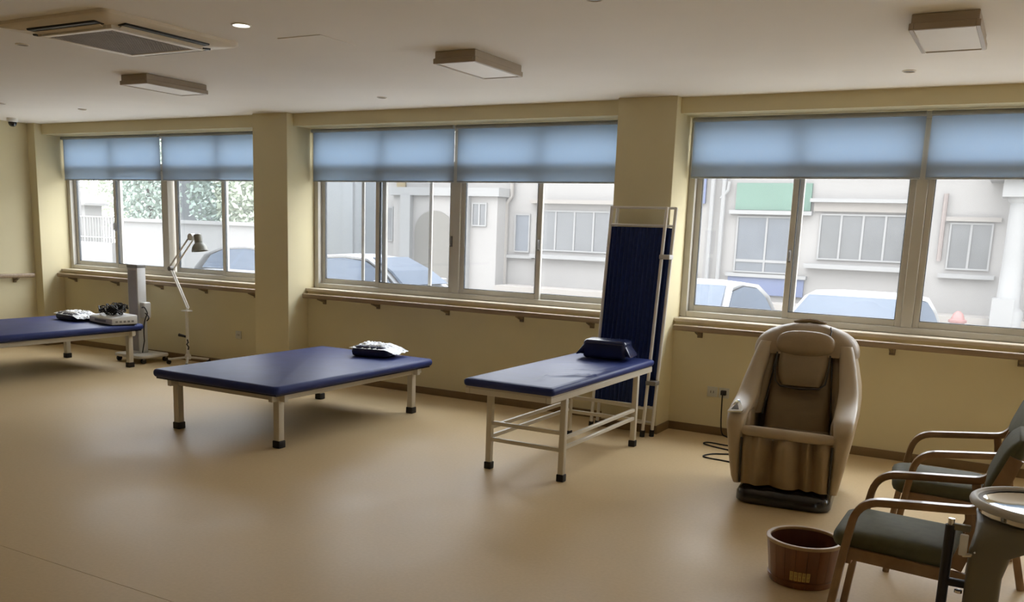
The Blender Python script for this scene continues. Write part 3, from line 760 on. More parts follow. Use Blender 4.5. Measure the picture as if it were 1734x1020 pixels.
for z in (.45, 1.46):
    dx = .083 * z / 1.84
    obj('hinge_clamp', bx(-2.602 + dx, -2.515 + dx, 6.905, 7.0, z - .018, z + .018), 'grey' if z < 1 else 'plastic', t, bevel=.006)

# ------------------------------------------------------------------ massage chair
mc = thing('massage_chair', 'taupe leather massage armchair on a black base in front of the right window', 'massage chair', (0, 0, 0))
def lerp_tab(tab, z):
    if z <= tab[0][0]: return tab[0][1]
    for (a, va), (b, vb) in zip(tab, tab[1:]):
        if z <= b: return va + (vb - va) * (z - a) / (b - a)
    return tab[-1][1]
obj('base', MB().loft([rrect(0, .06, .27, .43, .09, .0), rrect(0, .06, .285, .445, .10, .012), rrect(0, .06, .285, .445, .10, .06), rrect(0, .06, .268, .428, .09, .092), rrect(0, .06, .24, .40, .08, .105)]), 'black', mc)
# side shells: front edge, back edge, outer x and thickness by height
yf = [(.105, -.30), (.16, -.36), (.40, -.395), (.50, -.40), (.545, -.385), (.575, -.33), (.60, -.22), (.63, -.08), (.68, .02), (.76, .10), (.88, .17), (.98, .225), (1.03, .27)]
yb = [(.105, .36), (.3, .42), (.6, .47), (.85, .50), (.95, .49), (1.03, .44)]
xo = [(.105, .312), (.3, .345), (.5, .370), (.6, .372), (.7, .362), (.85, .325), (.95, .295), (1.03, .25)]
th = [(.105, .022), (.3, .040), (.5, .055), (.6, .064), (.8, .055), (1.03, .04)]
zs_ = [.105, .12, .16, .24, .32, .40, .46, .50, .53, .555, .575, .59, .605, .62, .64, .66, .69, .73, .78, .84, .90, .94, .96]
for s in (-1, 1):
    def shell_ring(z):
        a, b = lerp_tab(yf, z), lerp_tab(yb, z); h_ = lerp_tab(th, z); xc = lerp_tab(xo, z) - h_
        return rrect(s * xc, (a + b) / 2, h_, (b - a) / 2, .045, z, 5)
    sh = obj('side_shell', MB().loft([shell_ring(z) for z in zs_]), 'shell', mc)
    # inner padded wing beside the backrest
    rings = []
    for k in range(11):
        z = .50 + .50 * k / 10; yc = .10 + .235 * k / 10 + .05
        ww = .05 * math.sin(PI * min(1, (k + 1.2) / 11)) ** .5
        rings.append(rrect(s * (.255 - .05 * (k / 10)), yc, ww, .09, .04, z, 4))
    obj('wing_pad', MB().loft(rings), 'leather', mc)
    # piping line and the small round bolt with a fold on the outside
    obj('piping', MB().tube([(s * (.213 - .05 * k / 8), .045 + .215 * k / 8, .50 + .46 * k / 8) for k in range(9)], .006, 6), 'seam', mc)
    obj('arm_pad', MB().loft([rrect(s * .285, -.20, .05, .12, .04, z, 4) for z in (.44, .53)] + [rrect(s * .285, -.19, .042, .10, .04, .565, 4), rrect(s * .285, -.17, .02, .07, .02, .578, 4)]), 'leather', mc)
    obj('shell_bolt', MB().tube([(s * .33, -.12, .44), (s * .358, -.12, .44)], .012, 10), 'seam', sh)
    obj('shell_fold', MB().tube([(s * .335, -.38, .47), (s * .355, -.30, .485), (s * .362, -.20, .492)], .006, 6), 'seam', sh)
obj('shell_back', MB().loft([rrect(0, lerp_tab(yb, z) - .06, lerp_tab(xo, z) - .04, .055, .05, z, 4) for z in (.12, .3, .5, .7, .85, .95, 1.0, 1.03)]), 'shell', mc)
# backrest
rings = []
for k in range(15):
    q = k / 14; z = .36 + .64 * q; y = .07 + .28 * q
    bulge = .025 * math.sin(PI * q) 
    rings.append(rrect(0, y + .05, .205 - .02 * q, .075 + bulge, .05, z, 5))
obj('backrest', MB().loft(rings), 'leatherdk', mc)
# upper back cushion with a dark piped lower edge
rings = []
for k in range(9):
    q = k / 8; z = .70 + .21 * q; y = .145 + .095 * q - .022 * math.sin(PI * min(1, q + .15))
    ww = .155 * (1 - .18 * (1 - q) ** 3)
    rings.append(rrect(0, y, ww, .05, .045, z, 5))
uc = obj('upper_cushion', MB().loft(rings), 'leatherdk', mc)
obj('piping', MB().tube([(-.165, .165, .90), (-.165, .125, .80), (-.155, .100, .72), (-.12, .085, .690), (0, .080, .680), (.12, .085, .690), (.155, .100, .72), (.165, .125, .80), (.165, .165, .90)], .006, 6), 'seam', uc)
# head pillow and hood
def ellipsoid(cx, cy, cz, rx, ry, rz, e=.75, nu=28, nv=14, tilt=0):
    rings = []
    for j in range(1, nv):
        ph = -PI / 2 + PI * j / nv
        rr = math.cos(ph) ** e; zz = math.copysign(abs(math.sin(ph)) ** e, math.sin(ph))
        ring = []
        for i in range(nu):
            a = 2 * PI * i / nu
            c, s2 = math.cos(a), math.sin(a)
            x = math.copysign(abs(c) ** .75, c) * rr * rx; y = math.copysign(abs(s2) ** .75, s2) * rr * ry; z = zz * rz
            y, z = y * math.cos(tilt) - z * math.sin(tilt), y * math.sin(tilt) + z * math.cos(tilt)
            ring.append((cx + x, cy + y, cz + z))
        rings.append(ring)
    return MB().loft(rings)
obj('head_pillow', ellipsoid(0, .235, .955, .185, .065, .088, tilt=-.3), 'leather', mc)
hood = []
for k in range(9):
    q = k / 8; z = .885 + .195 * q
    ww = .312 * (1 - q ** 2.6) ** .5 + .02 if q < 1 else .10
    hood.append(rrect(0, .355 + .03 * q, max(ww, .1), .155 * (1 - .75 * q ** 2.2), .10, z, 6))
hd_ = obj('hood', MB().loft(hood), 'leather', mc)
obj('hood_edge', MB().tube([(-.10, .40, 1.078), (-.05, .41, 1.093), (0, .415, 1.098), (.05, .41, 1.093), (.10, .40, 1.078)], .016, 8), 'leatherdk', hd_)
obj('hood_seam', MB().tube([(.145, .262, 1.01), (.15, .285, 1.045), (.14, .33, 1.068)], .004, 6), 'seam', hd_)
# seat, front roll and pleated leg rest
obj('seat', rslab(-.225, .225, -.33, .14, .30, .42, .05, .045), 'leatherdk', mc)
obj('front_roll', MB().tube([(-.262, -.355, .462), (-.22, -.372, .464), (0, -.382, .462), (.22, -.372, .458), (.262, -.355, .456)], [.028, .033, .034, .033, .028], 14), 'shell', mc)
vs_ = []; fs = []; nx, nz = 72, 14
def fold(u, v):
    d = 0
    for (c, wd, am) in ((-.93, .10, .012), (-.62, .11, .030), (-.33, .10, -.036), (.02, .20, .030), (.32, .08, -.034), (.5, .07, .014), (.62, .06, -.020), (.84, .13, .026)):
        cc = c - .06 * (v - .5) * (1 if c > 0 else -.4)
        d += am * math.exp(-((u - cc) / wd) ** 2)
    return d * (1.0 + .9 * v)
for j in range(nz + 1):
    v = j / nz
    for i in range(nx + 1):
        u = i / nx * 2 - 1
        prof = -.375 + .05 * (1 - v) ** 2 * 1.0 + .035 * max(0, (v - .8) / .2) ** 2
        y = prof - fold(u, v) - .012 * (1 - u * u)
        vs_.append((u * .262, y, .118 + .315 * v))
n1 = len(vs_)
for j in range(nz + 1):
    for i in range(nx + 1):
        vs_.append(((i / nx * 2 - 1) * .262, -.27, .118 + .315 * j / nz))
W1 = nx + 1
for j in range(nz):
    for i in range(nx):
        a = j * W1 + i; fs.append((a, a + 1, a + W1 + 1, a + W1)); b = a + n1; fs.append((b, b + W1, b + W1 + 1, b + 1))
for i in range(nx):
    fs.append((i, i + n1, i + 1 + n1, i + 1)); a = nz * W1 + i; fs.append((a, a + 1, a + 1 + n1, a + n1))
for j in range(nz):
    a = j * W1; fs.append((a, a + W1, a + W1 + n1, a + n1)); a += nx; fs.append((a, a + n1, a + W1 + n1, a + W1))
obj('leg_rest', MB().add(vs_, fs), 'leather', mc)
for s in (-1, 1): obj('leg_rest_seam', MB().tube([(s * .264, -.345, .125), (s * .264, -.385, .28), (s * .264, -.39, .42)], .008, 6), 'seam', mc)
# control button panel on the left arm
cp = Matrix.Translation((-.325, -.325, .592)) @ Matrix.Rotation(math.radians(28), 4, 'X') @ Matrix.Rotation(math.radians(-8), 4, 'Y')
tri = MB().loft([[(-.045, -.05, z), (.045, -.055, z), (.052, -.035, z), (.012, .07, z), (-.006, .07, z)] for z in (-.006, .010)]).xf(cp)
ctl = obj('control_panel', tri, 'chrome', mc, bevel=.004)
obj('button', MB().loft([[(-.022, -.033, z), (.026, -.036, z), (.004, .035, z)] for z in (.009, .013)]).xf(cp), 'grey', ctl, bevel=.001, segs=1)
mc.location = (-1.19, 5.93, 0); mc.rotation_euler = (0, 0, math.radians(6)); mc.scale = (1.0, 1.0, 1.0)

cab = [(-1.585, 6.40, .012)] + [(-1.74, 6.51, .006), (-1.90, 6.53, .006), (-1.96, 6.57, .006), (-1.92, 6.68, .006), (-1.80, 6.77, .006), (-1.84, 6.87, .006), (-2.0, 6.93, .006), (-2.09, 6.99, .006), (-2.06, 7.05, .006), (-1.90, 7.03, .006), (-1.80, 7.08, .006), (-1.85, 7.25, .006), (-2.0, 7.34, .006), (-2.06, 7.36, .05), (-2.07, 7.345, .30), (-2.07, 7.36, .365)]
sm = []
for k in range(len(cab) - 1):
    p0 = Vector(cab[max(k - 1, 0)]); p1 = Vector(cab[k]); p2 = Vector(cab[k + 1]); p3 = Vector(cab[min(k + 2, len(cab) - 1)])
    for q in range(5):
        u = q / 5; sm.append(.5 * ((2 * p1) + (p2 - p0) * u + (2 * p0 - 5 * p1 + 4 * p2 - p3) * u * u + (3 * p1 - p0 - 3 * p2 + p3) * u ** 3))
sm.append(Vector(cab[-1]))
tag(obj('power_cord', MB().tube(sm, .0055, 6), 'rubber'), 'thin black power cord looping on the floor left of the massage chair', 'cord')

# ------------------------------------------------------------------ bentwood armchairs
def armchair(label, loc, rz):
    t = thing('armchair', label, 'chair', (0, 0, 0), 'bentwood armchairs in a row')
    for s in (-1, 1):
        y = s * .255
        path = [(-.556, y, 0), (-.540, y, .15), (-.520, y, .32), (-.497, y, .49)] + arc((-.488, y, .54), (-.470, y, .622), (-.385, y, .628), 7) + [(-.25, y, .640), (-.13, y, .650)] + arc((-.09, y, .654), (-.03, y, .660), (-.012, y - s * .012, .735), 6)
        obj('arm_and_leg', MB().bar(path, .046, .030, (0, 1, 0)), 'chairwood', t)
        obj('rear_leg', MB().bar([(.048, y - s * .03, 0), (-.005, y - s * .03, .22), (-.050, y - s * .03, .42), (-.083, y - s * .012, .640)], .034, .034, (0, 1, 0)), 'chairwood', t)
        obj('back_post', MB().bar([(-.110, y - s * .055, .40), (-.055, y - s * .055, .58), (.0, y - s * .055, .74), (.045, y - s * .055, .86)], .026, .05, (0, 1, 0)), 'chairwood', t)
        obj('seat_rail', MB().bar([(-.500, y - s * .025, .392), (-.06, y - s * .025, .372)], .024, .048, (0, 1, 0)), 'chairwood', t)
    obj('front_rail', bx(-.505, -.482, -.228, .228, .345, .400), 'chairwood', t, bevel=.004)
    obj('rear_rail', bx(-.075, -.052, -.215, .215, .345, .392), 'chairwood', t, bevel=.004)
    rings = []
    for (f, z) in ((.90, .0), (.97, .012), (1, .03), (1, .048), (.975, .064), (.90, .076), (.74, .083)):
        rings.append([(x, yv, zz + .03 * (-.33 - x)) for (x, yv, zz) in rrect(-.335, 0, .236 * f, .222 * f, .07, .388 + z, 5)])
    obj('seat', MB().loft(rings), 'green', t)
    back = []
    for k in range(13):
        q = k / 12; z = .690 + .232 * q; x = -.030 + .085 * q
        e_ = max((1 - abs(2 * q - 1) ** 4) ** .5, .35) if 0 < k < 12 else .30
        back.append(rrect(x, 0, .036 * e_, .205 * (.72 + .28 * e_), .034, z, 5))
    obj('backrest', MB().loft(back), 'green', t)
    obj('back_panel', MB().loft([[(x0, -.19, z), (x0, .19, z), (x0 + .012, .19, z), (x0 + .012, -.19, z)] for x0, z in ((-.085, .47), (-.04, .60), (.005, .73))]), 'chairwood', t)
    t.location = loc; t.rotation_euler = (0, 0, rz)
    return t
armchair('bentwood armchair with green seat nearest the viewer, beside the wooden bucket', (0, 3.985, 0), 0)
armchair('bentwood armchair with green seat farther back, nearer the window wall', (.075, 5.10, 0), math.radians(7))

# ------------------------------------------------------------------ wooden foot bucket
bxx, byy = -.785, 4.405
t = thing('wooden_bucket', 'reddish brown wooden foot bath bucket on the floor by the armchair', 'bucket', (bxx, byy, 0))
NS = 20
for k in range(NS):
    a0 = 2 * PI * k / NS + .004; a1 = 2 * PI * (k + 1) / NS - .004
    rings = []
    for (z, ro) in ((.0, .148), (.012, .152), (.11, .163), (.205, .1745)):
        rings.append([(bxx + r * math.cos(a), byy + r * math.sin(a), z) for r, a in [(ro, a0), (ro + .0005, (a0 + a1) / 2), (ro, a1), (ro - .016, a1), (ro - .0155, (a0 + a1) / 2), (ro - .016, a0)]])
    obj('stave', MB().loft(rings), 'bucket', t)
obj('bottom_board', MB().lathe([(.136, .012), (.138, .030)], bxx, byy, 40), 'bucketin', t)
obj('inner_lining', MB().loft([[(bxx + r * math.cos(2 * PI * i / 48), byy + r * math.sin(2 * PI * i / 48), z) for i in range(48)] for r, z in ((.1355, .028), (.146, .11), (.158, .2045))], cap=False), 'bucketin', t)
obj('rim', MB().loft([[(bxx + r * math.cos(2 * PI * i / 48), byy + r * math.sin(2 * PI * i / 48), z) for i in range(48)] for r, z in ((.1575, .204), (.1575, .213), (.161, .217), (.174, .217), (.178, .213), (.178, .202), (.1745, .202))], closed=True), 'rimwood', t)
obj('hoop', MB().loft([[(bxx + r * math.cos(2 * PI * i / 48), byy + r * math.sin(2 * PI * i / 48), z) for i in range(48)] for r, z in ((.150, .016), (.1565, .017), (.1585, .034), (.152, .035))], closed=True), 'bucket', t)
# gold print on the side facing the viewer
def patch(a, z, w_, h_):
    rr = .1555 + (z - .03) * .107
    return [(bxx + (rr + .0025 + dz * .115) * math.cos(a + da), byy + (rr + .0025 + dz * .115) * math.sin(a + da), z + dz) for da, dz in ((0, 0), (w_ / rr, 0), (w_ / rr, h_), (0, h_))]
mb = MB(); a_c = math.atan2(-4.4, .72)
for k in range(5):
    a = a_c - .30 + .118 * k
    for (da, z, w_, h_) in ((0, .045, .004, .045), (.070, .045, .004, .045), (.002, .086, .013, .004), (.002, .066, .013, .004), (.002, .045, .013, .004), (.034, .045, .0035, .045)):
        mb.add(patch(a + da, z, w_, h_), [(0, 1, 2, 3)])
obj('gold_print', mb, 'gold', t, smooth=False)

# ------------------------------------------------------------------ device with an oval tray at the right edge
t = thing('tray_stand_device', 'olive grey column stand with a chrome oval tray and black pole, lower right corner', 'medical device', (0.0, 3.10, 0))
tx, ty, tz = .145, 3.28, .795
obj('column', MB().loft([rrect(-.008, 3.10, .050, .045, .03, z, 5) for z in (.05, .3, .62)] + [rrect(.0, 3.105, .058, .05, .03, .69, 5), rrect(.05, 3.15, .10, .08, .05, .735, 5), rrect(.10, 3.22, .15, .13, .1, .768, 5), rrect(tx, ty, .20, .19, .18, .778, 5)]), 'olive', t)
obj('floor_base', rslab(-.22, .24, 2.88, 3.36, 0, .06, .12, .03), 'olive', t)
def ell(r, z, n=48): return [(tx + r * 1.0 * math.cos(2 * PI * i / n), ty + r * .92 * math.sin(2 * PI * i / n), z) for i in range(n)]
tray = obj('tray', MB().loft([ell(.03, tz - .004), ell(.12, tz - .002), ell(.175, tz + .008), ell(.192, tz + .026), ell(.198, tz + .026), ell(.196, tz - .012), ell(.05, tz - .018)]), 'chrome', t)
obj('tray_rim', MB().tube([(tx + .212 * math.cos(2 * PI * i / 56), ty + .195 * math.sin(2 * PI * i / 56), tz + .022) for i in range(56)], .014, 10, closed=True), 'plastic', t)
obj('tray_shadow_gap', MB().loft([[(tx + r * math.cos(2 * PI * i / 56), ty + r * .92 * math.sin(2 * PI * i / 56), z) for i in range(56)] for r, z in ((.186, tz + .0262), (.204, tz + .030))], cap=False), 'grey', tray)  # dark grey ring between the rim and the tray
obj('tray_knob', MB().lathe([(.014, tz - .002), (.016, tz + .012), (.010, tz + .018)], tx + .05, ty + .03, 16), 'whitesteel', tray)
obj('pole', MB().tube([(-.118, 3.095, .02), (-.1165, 3.098, .762)], .0155, 12), 'rubber', t)
obj('pole_tip', MB().tube([(-.1165, 3.098, .760), (-.116, 3.099, .782)], .010, 10), 'chrome', t)
obj('bracket', bx(-.112, -.060, 3.088, 3.108, .748, .768), 'olive', t, bevel=.003)
obj('clip', bx(-.086, -.062, 3.07, 3.09, .675, .742), 'white', t, bevel=.004)
obj('lever', MB().tube([(-.072, 3.08, .676), (-.05, 3.07, .682), (-.035, 3.065, .695)], .007, 8), 'chrome', t)
obj('lower_clip', bx(-.125, -.055, 3.085, 3.11, .565, .588), 'rubber', t, bevel=.004)
obj('lower_clip_bolt', MB().tube([(-.072, 3.08, .560), (-.072, 3.08, .552)], .012, 10), 'chrome', t)

# ------------------------------------------------------------------ outside
G = -0.45
tag(obj('yard_ground', bx(-90, 60, -60, 90, G - .2, G), 'ground', smooth=False), 'pale concrete yard outside the windows', 'ground', kind='structure')
FY = 22.0
t = thing('apartment_building', 'pale low building opposite with green and blue panels seen through the windows', 'building', (-6, FY, G))
obj('wall', bx(-16.65, 8, FY, FY + 8, G, 3.9), 'fac', t, smooth=False)  # unseen upper part kept low so more sky light gets in
def fwin(x0, x1, z0, z1, cols, gl='fglass', split=None, depth=.06, fr=.035, y=FY):
    f = obj('window', ring_frame(x0, x1, z0, z1, y - .05, y + .02, fr), 'facw', t, smooth=False)
    for k in range(cols):
        a = x0 + (x1 - x0) * k / cols; b = x0 + (x1 - x0) * (k + 1) / cols
        obj('pane', bx(a + .015, b - .015, y - .02, y - .005, z0 + .02, z1 - .02), gl, f, smooth=False)
        if k: obj('window_bar', bx(a - .022, a + .022, y - .045, y - .004, z0 + fr, z1 - fr), 'facw', f, smooth=False)
    if split: obj('window_bar', bx(x0 + fr, x1 - fr, y - .043, y - .004, split - .03, split + .03), 'facw', f, smooth=False)
    return f
def fbox(name, x0, x1, z0, z1, mt, pr=.05, back=0.0): return obj(name, bx(x0, x1, FY - pr, FY + back, z0, z1), mt, t, smooth=False)
# right window view
fwin(-4.27, -2.40, 1.22, 2.25, 4)
fbox('lintel', -4.42, -2.2, 2.30, 2.50, 'fac2', .10); fbox('lintel_cap', -4.50, -2.1, 2.50, 2.58, 'facw', .22)
fbox('window_ledge', -4.5, -2.3, 1.02, 1.12, 'facw', .25)
fbox('green_panel', -6.23, -4.50, 2.30, 2.92, 'fgreen', .08); fbox('panel_ledge', -6.35, -4.45, 2.20, 2.29, 'facw', .16)
fwin(-6.17, -4.75, .84, 2.16, 2, 'fglass2', split=1.12)
fbox('blue_panel', -6.28, -4.50, .33, .74, 'fblue', .08); fbox('panel_ledge', -6.33, -4.45, .74, .82, 'facw', .14)
fbox('blue_panel', -7.6, -6.98, 2.43, 3.3, 'fblue', .08); fbox('orange_panel', -7.8, -7.05, .40, .75, 'forange', .06)
fwin(-8.6, -7.25, .9, 2.2, 2, 'fglass2')
for x in (-6.79, -6.52): obj('drainpipe', MB().tube([(x, FY - .12, G), (x, FY - .12, 3.8)], .055, 8), 'facw', t)
obj('drainpipe', MB().tube([(-6.40, FY - .12, 2.95), (-6.42, FY - .12, 2.75), (-6.58, FY - .12, 2.55)], .04, 8), 'facw', t)
fwin(-1.58, -.75, 1.13, 2.12, 2); fbox('window_ledge', -1.7, -.62, .95, 1.04, 'facw', .16); fbox('lintel', -1.7, -.62, 2.15, 2.24, 'fac2', .10)
obj('drainpipe', MB().tube([(-1.72, FY - .09, 1.30), (-1.72, FY - .09, 2.72)], .05, 8), 'pinkpipe', t)
for xc in (-.30, 2.4):
    cl = obj('column', MB().lathe([(.30, G), (.30, .35), (.26, .40), (.22, .45), (.20, 1.4), (.19, 2.5), (.24, 2.56), (.24, 2.62)], xc, FY - .8, 24), 'facw', t)
    obj('capital', bx(xc - .34, xc + .34, FY - 1.14, FY - .46, 2.62, 2.95), 'facw', cl, smooth=False)
    obj('column_base', bx(xc - .28, xc + .12, FY - 1.1, FY - .5, G, .62), 'facw', cl, smooth=False)
obj('porch_roof', bx(-.9, 3.2, FY - 1.3, FY, 2.95, 3.25), 'facw', t, smooth=False)
obj('porch_recess', bx(.15, 2.0, FY - .03, FY, G, 2.6), 'arch', t, smooth=False)  # flat plate with the shade of a recess put into its colour
fwin(4.0, 6.0, 1.1, 2.25, 4)
# middle window view
obj('entrance_block', bx(-15.85, -12.45, FY - .6, FY, G, 2.62), 'fac', t, smooth=False)
obj('entrance_cornice', bx(-15.95, -12.35, FY - .72, FY, 2.50, 2.72), 'facw', t, smooth=False)
arch = [(-15.10, G), (-13.80, G), (-13.80, 1.55)] + [(-14.45 + .65 * math.cos(a), 1.55 + .55 * math.sin(a)) for a in [PI * k / 12 for k in range(1, 12)]] + [(-15.10, 1.55)]
obj('archway', MB().loft([[(x, FY - .62, z) for x, z in arch], [(x, FY - .58, z) for x, z in arch]]), 'arch', t, smooth=False)  # flat plate proud of the wall, the arch's shade put into its colour
for xc in (-15.35, -13.45):
    obj('pilaster', bx(xc - .17, xc + .17, FY - .75, FY - .6, G, 2.5), 'facw', t, smooth=False)
fwin(-13.22, -12.76, 1.71, 2.33, 2, y=FY - .6)
obj('drainpipe', MB().tube([(-12.45, FY - .10, G), (-12.45, FY - .10, 2.35), (-12.30, FY - .10, 2.55), (-12.30, FY - .10, 3.8)], .06, 8), 'fac2', t)
fwin(-12.22, -11.75, 1.06, 2.08, 1, 'fglass2'); fbox('window_ledge', -12.4, -11.6, .90, .98, 'facw', .14)
fwin(-11.53, -9.35, 1.13, 2.19, 4); fbox('lintel_cap', -11.7, -9.1, 2.36, 2.46, 'fac2', .20); fbox('window_ledge', -11.65, -9.2, .93, 1.03, 'facw', .22)
fbox('orange_panel', -16.15, -15.85, 2.29, 3.2, 'forange', .06)
for (a, b) in ((-16.55, -16.28), (-16.22, -15.95)): fwin(a, b, 1.20, 2.19, 1)
obj('plinth', bx(-12.3, 8, FY - .9, FY, G, .19), 'fac2', t, smooth=False)
obj('storey_band', bx(-16.75, 8, FY - .12, FY, 3.35, 3.55), 'facw', t, smooth=False)
obj('parapet', bx(-16.75, 8.1, FY - .1, FY + 8.1, 3.9, 4.2), 'facw', t, smooth=False)

t = thing('pale_blue_building', 'tall plain pale blue building left of the low building', 'building', (-21, 30, G))
obj('wall', bx(-27.0, -18.5, 29, 36, G, 5.5), 'paleblue', t, smooth=False)
obj('corner_strip', bx(-23.9, -23.4, 28.9, 29, G, 5.5), 'paleblue', t, smooth=False)
obj('roof_edge', bx(-27.2, -18.3, 28.8, 36.2, 5.5, 5.8), 'facw', t, smooth=False)

t = thing('boundary_wall', 'white boundary wall with a capped top outside the corner window', 'wall', (-24, 22, G))
obj('wall_body', bx(-28.4, -19.6, 22, 22.3, G, 1.48), 'facw', t, smooth=False)
obj('coping', bx(-28.5, -19.5, 21.9, 22.4, 1.48, 1.60), 'facw', t, smooth=False)

t = thing('gatehouse', 'small white gatehouse with a shallow roof outside the corner window', 'building', (-31, 25, G))
obj('body', bx(-35.6, -33.7, 24.5, 25.3, G, 2.05), 'facw', t, smooth=False)
obj('roof', MB().loft([rrect(-34.65, 24.9, 1.2, .6, .05, 2.05, 1), rrect(-34.65, 24.9, 1.2, .6, .05, 2.15, 1), rrect(-34.65, 24.9, .4, .1, .05, 2.6, 1)]), 'facw', t, smooth=False)
t = thing('yard_railing', 'white vertical bar railing in front of the gatehouse', 'railing', (-29.5, 22, G))
obj('rail_kerb', bx(-31.0, -28.7, 21.9, 22.25, G, .70), 'facw', t, smooth=False)
for z in (.85, 1.58): obj('rail_bar', bx(-31.0, -28.7, 22.0, 22.06, z, z + .05), 'facw', t, smooth=False)
for k in range(15): obj('baluster', bx(-30.95 + .155 * k, -30.91 + .155 * k, 22.01, 22.05, .70, 1.6), 'facw', t, smooth=False)
t = thing('gate_pillar', 'plain white gate pillar at the far left of the corner window', 'pillar', (-31, 22, G))
obj('shaft', bx(-31.6, -31.0, 21.8, 22.4, G, 3.6), 'facw', t, smooth=False)
obj('cap', bx(-31.7, -30.9, 21.7, 22.5, 3.6, 3.8), 'facw', t, smooth=False)

def tree(label, x, y, h, r, lm, seed):
    rnd = random.Random(seed)
    t = thing('tree', label, 'tree', (x, y, G), 'trees beyond the white wall')
    obj('trunk', MB().tube([(x, y, G), (x + .1, y, G + h * .35), (x - .05, y, G + h * .6)], [.16, .12, .07], 8), 'bark', t)
    mb = MB()
    for k in range(4200):
        while True:
            p = Vector((rnd.uniform(-1, 1), rnd.uniform(-1, 1), rnd.uniform(-1, 1)))
            if .35 < p.length < 1 + .12 * math.sin(7 * p.x + 5 * p.z): break
        c = Vector((x + p.x * r, y + p.y * r, G + h * .58 + p.z * h * .42))
        a = Vector((rnd.gauss(0, 1), rnd.gauss(0, 1), rnd.gauss(0, 1))).normalized(); b = a.orthogonal().normalized(); s = rnd.uniform(.06, .15)
        mb.add([c - a * s, c + b * s * .5, c + a * s, c - b * s * .5], [(0, 1, 2, 3)])
    f = obj('foliage', mb, lm, t, smooth=False); f['kind'] = 'stuff'
tree('light green leafy tree left of the grey tower, beyond the wall', -41.0, 33, 6.8, 2.6, 'leafa', 1)
tree('deep green leafy tree beside the grey tower, beyond the wall', -35.2, 28.9, 6.0, 1.4, 'leafb', 2)
tree('deep green leafy tree right of the grey tower', -27.2, 26.2, 5.4, 1.5, 'leafb', 3)
tree('light green leafy tree next to the first pillar edge', -23.8, 24.5, 5.0, 1.6, 'leafa', 4)
t = thing('grey_tower', 'distant plain grey blue tower block between the trees', 'building', (-34, 31.5, G))
obj('wall', bx(-36.0, -33.6, 31, 34, G, 7), 'paleblue', t, smooth=False)
obj('roof', bx(-36.2, -33.4, 30.8, 34.2, 7, 7.3), 'facw', t, smooth=False)

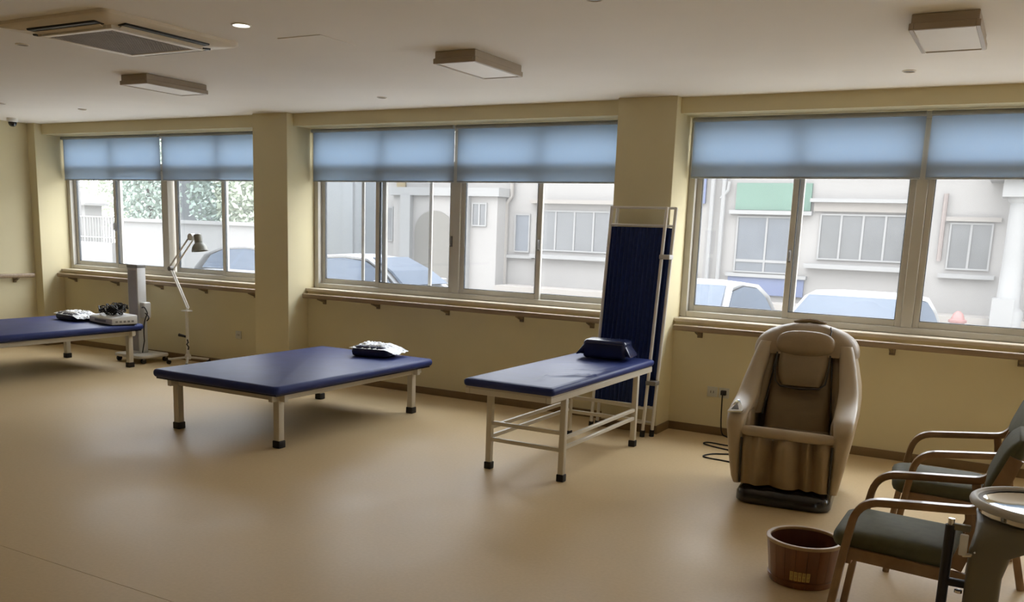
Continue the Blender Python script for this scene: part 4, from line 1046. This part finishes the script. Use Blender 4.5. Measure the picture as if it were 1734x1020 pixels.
def car(label, loc, rz):
    t = thing('car', label, 'car', (0, 0, 0), 'white cars parked in the yard')
    # body sections across the length (x), half width and top line
    def sec(x, hw_, zt_, zb_=.22): return [(x, -hw_, zb_), (x, -hw_ * 1.0, zt_ * .62 + .1), (x, -hw_ * .93, zt_), (x, hw_ * .93, zt_), (x, hw_ * 1.0, zt_ * .62 + .1), (x, hw_, zb_)]
    obj('body', MB().loft([sec(-2.15, .62, .62, .35), sec(-2.08, .78, .80), sec(-1.6, .86, .90), sec(-.9, .88, .93), (sec(.5, .88, .93)), sec(1.0, .87, .90), sec(1.6, .84, .80), sec(2.05, .74, .66), sec(2.15, .6, .50, .32)]), 'carwhite', t)
    def cab_(x, hb, z): return [(x, -hb, z), (x, hb, z)]
    prof = [(-2.0, .90), (-1.75, 1.25), (-1.25, 1.43), (-.5, 1.485), (.15, 1.44), (.75, 1.16), (1.12, .90)]
    roof = MB().loft([[(x, -w_ , z), (x, -w_ * .5, z + .022), (x, w_ * .5, z + .022), (x, w_, z), (x, w_ * .96, z - .05), (x, -w_ * .96, z - .05)] for (x, z), w_ in zip(prof, (.80, .68, .62, .60, .60, .70, .80))])
    obj('roof', roof, 'carwhite', t)
    gls = MB()
    for s in (-1, 1):
        pts = [(-1.72, .93, .80), (-1.55, 1.24, .665), (-1.2, 1.375, .615), (-.5, 1.425, .598), (.1, 1.38, .605), (.62, 1.16, .69), (.98, .93, .79)]
        gls.add([(x, s * w_, z) for x, z, w_ in pts] + [(x, s * (w_ - .03), z) for x, z, w_ in pts],
                [tuple(range(7)), tuple(range(13, 6, -1))] + [(i, (i + 1) % 7, (i + 1) % 7 + 7, i + 7) for i in range(7)])
    obj('side_windows', gls, 'carglass', t, smooth=False)
    ws = MB().loft([[(.20, -.53, 1.415), (.20, .53, 1.415), (.16, .53, 1.40), (.16, -.53, 1.40)], [(.74, -.62, 1.175), (.74, .62, 1.175), (.70, .62, 1.15), (.70, -.62, 1.15)], [(1.11, -.70, .925), (1.11, .70, .925), (1.05, .70, .91), (1.05, -.70, .91)]]).xf(Matrix.Translation((.06, 0, .055)))
    obj('windscreen', ws, 'carglass', t, smooth=False)
    obj('rear_window', MB().loft([[(-1.80, -.58, 1.22), (-1.80, .58, 1.22), (-1.76, .58, 1.2), (-1.76, -.58, 1.2)], [(-2.03, -.68, .94), (-2.03, .68, .94), (-1.98, .68, .93), (-1.98, -.68, .93)]]).xf(Matrix.Translation((-.01, 0, .03))), 'carglass', t, smooth=False)
    for x in (-1.35, 1.32):
        for s in (-1, 1):
            wl = obj('wheel', MB().tube([(x, s * .70, .31), (x, s * .885, .31)], .31, 20), 'tyre', t)
            obj('hubcap', MB().tube([(x, s * .88, .31), (x, s * .895, .31)], .19, 14), 'chrome', wl)
    for s in (-1, 1): obj('mirror', rslab(.70, .88, s * .98 - .09, s * .98 + .09, .93, 1.06, .03, .02), 'carwhite', t)
    t.location = loc; t.rotation_euler = (0, 0, rz)
    return t
car('white car seen side on through the middle window', (-11.4, 15.0, G), math.radians(-3))
car('white car seen end on behind the massage chair headrest', (-1.66, 11.3, G), -PI / 2)
car('white car seen end on low at the left of the right window', (-3.95, 12.1, G), -PI / 2 + .03)
car('white car at the right edge of the corner window', (-16.0, 16.9, G), math.radians(2))

t = thing('fire_hydrant', 'faded red fire hydrant by the building opposite, seen through the right window', 'hydrant', (-1.12, 20.3, G))
obj('barrel', MB().lathe([(.20, G), (.20, G + .06), (.14, G + .08), (.13, .12), (.17, .14), (.17, .18), (.13, .2), (.09, .31), (.03, .36)], -1.12, 20.3, 20), 'fred', t)
obj('outlet', MB().tube([(-1.35, 20.3, -.02), (-.89, 20.3, -.02)], .07, 12), 'fred', t)
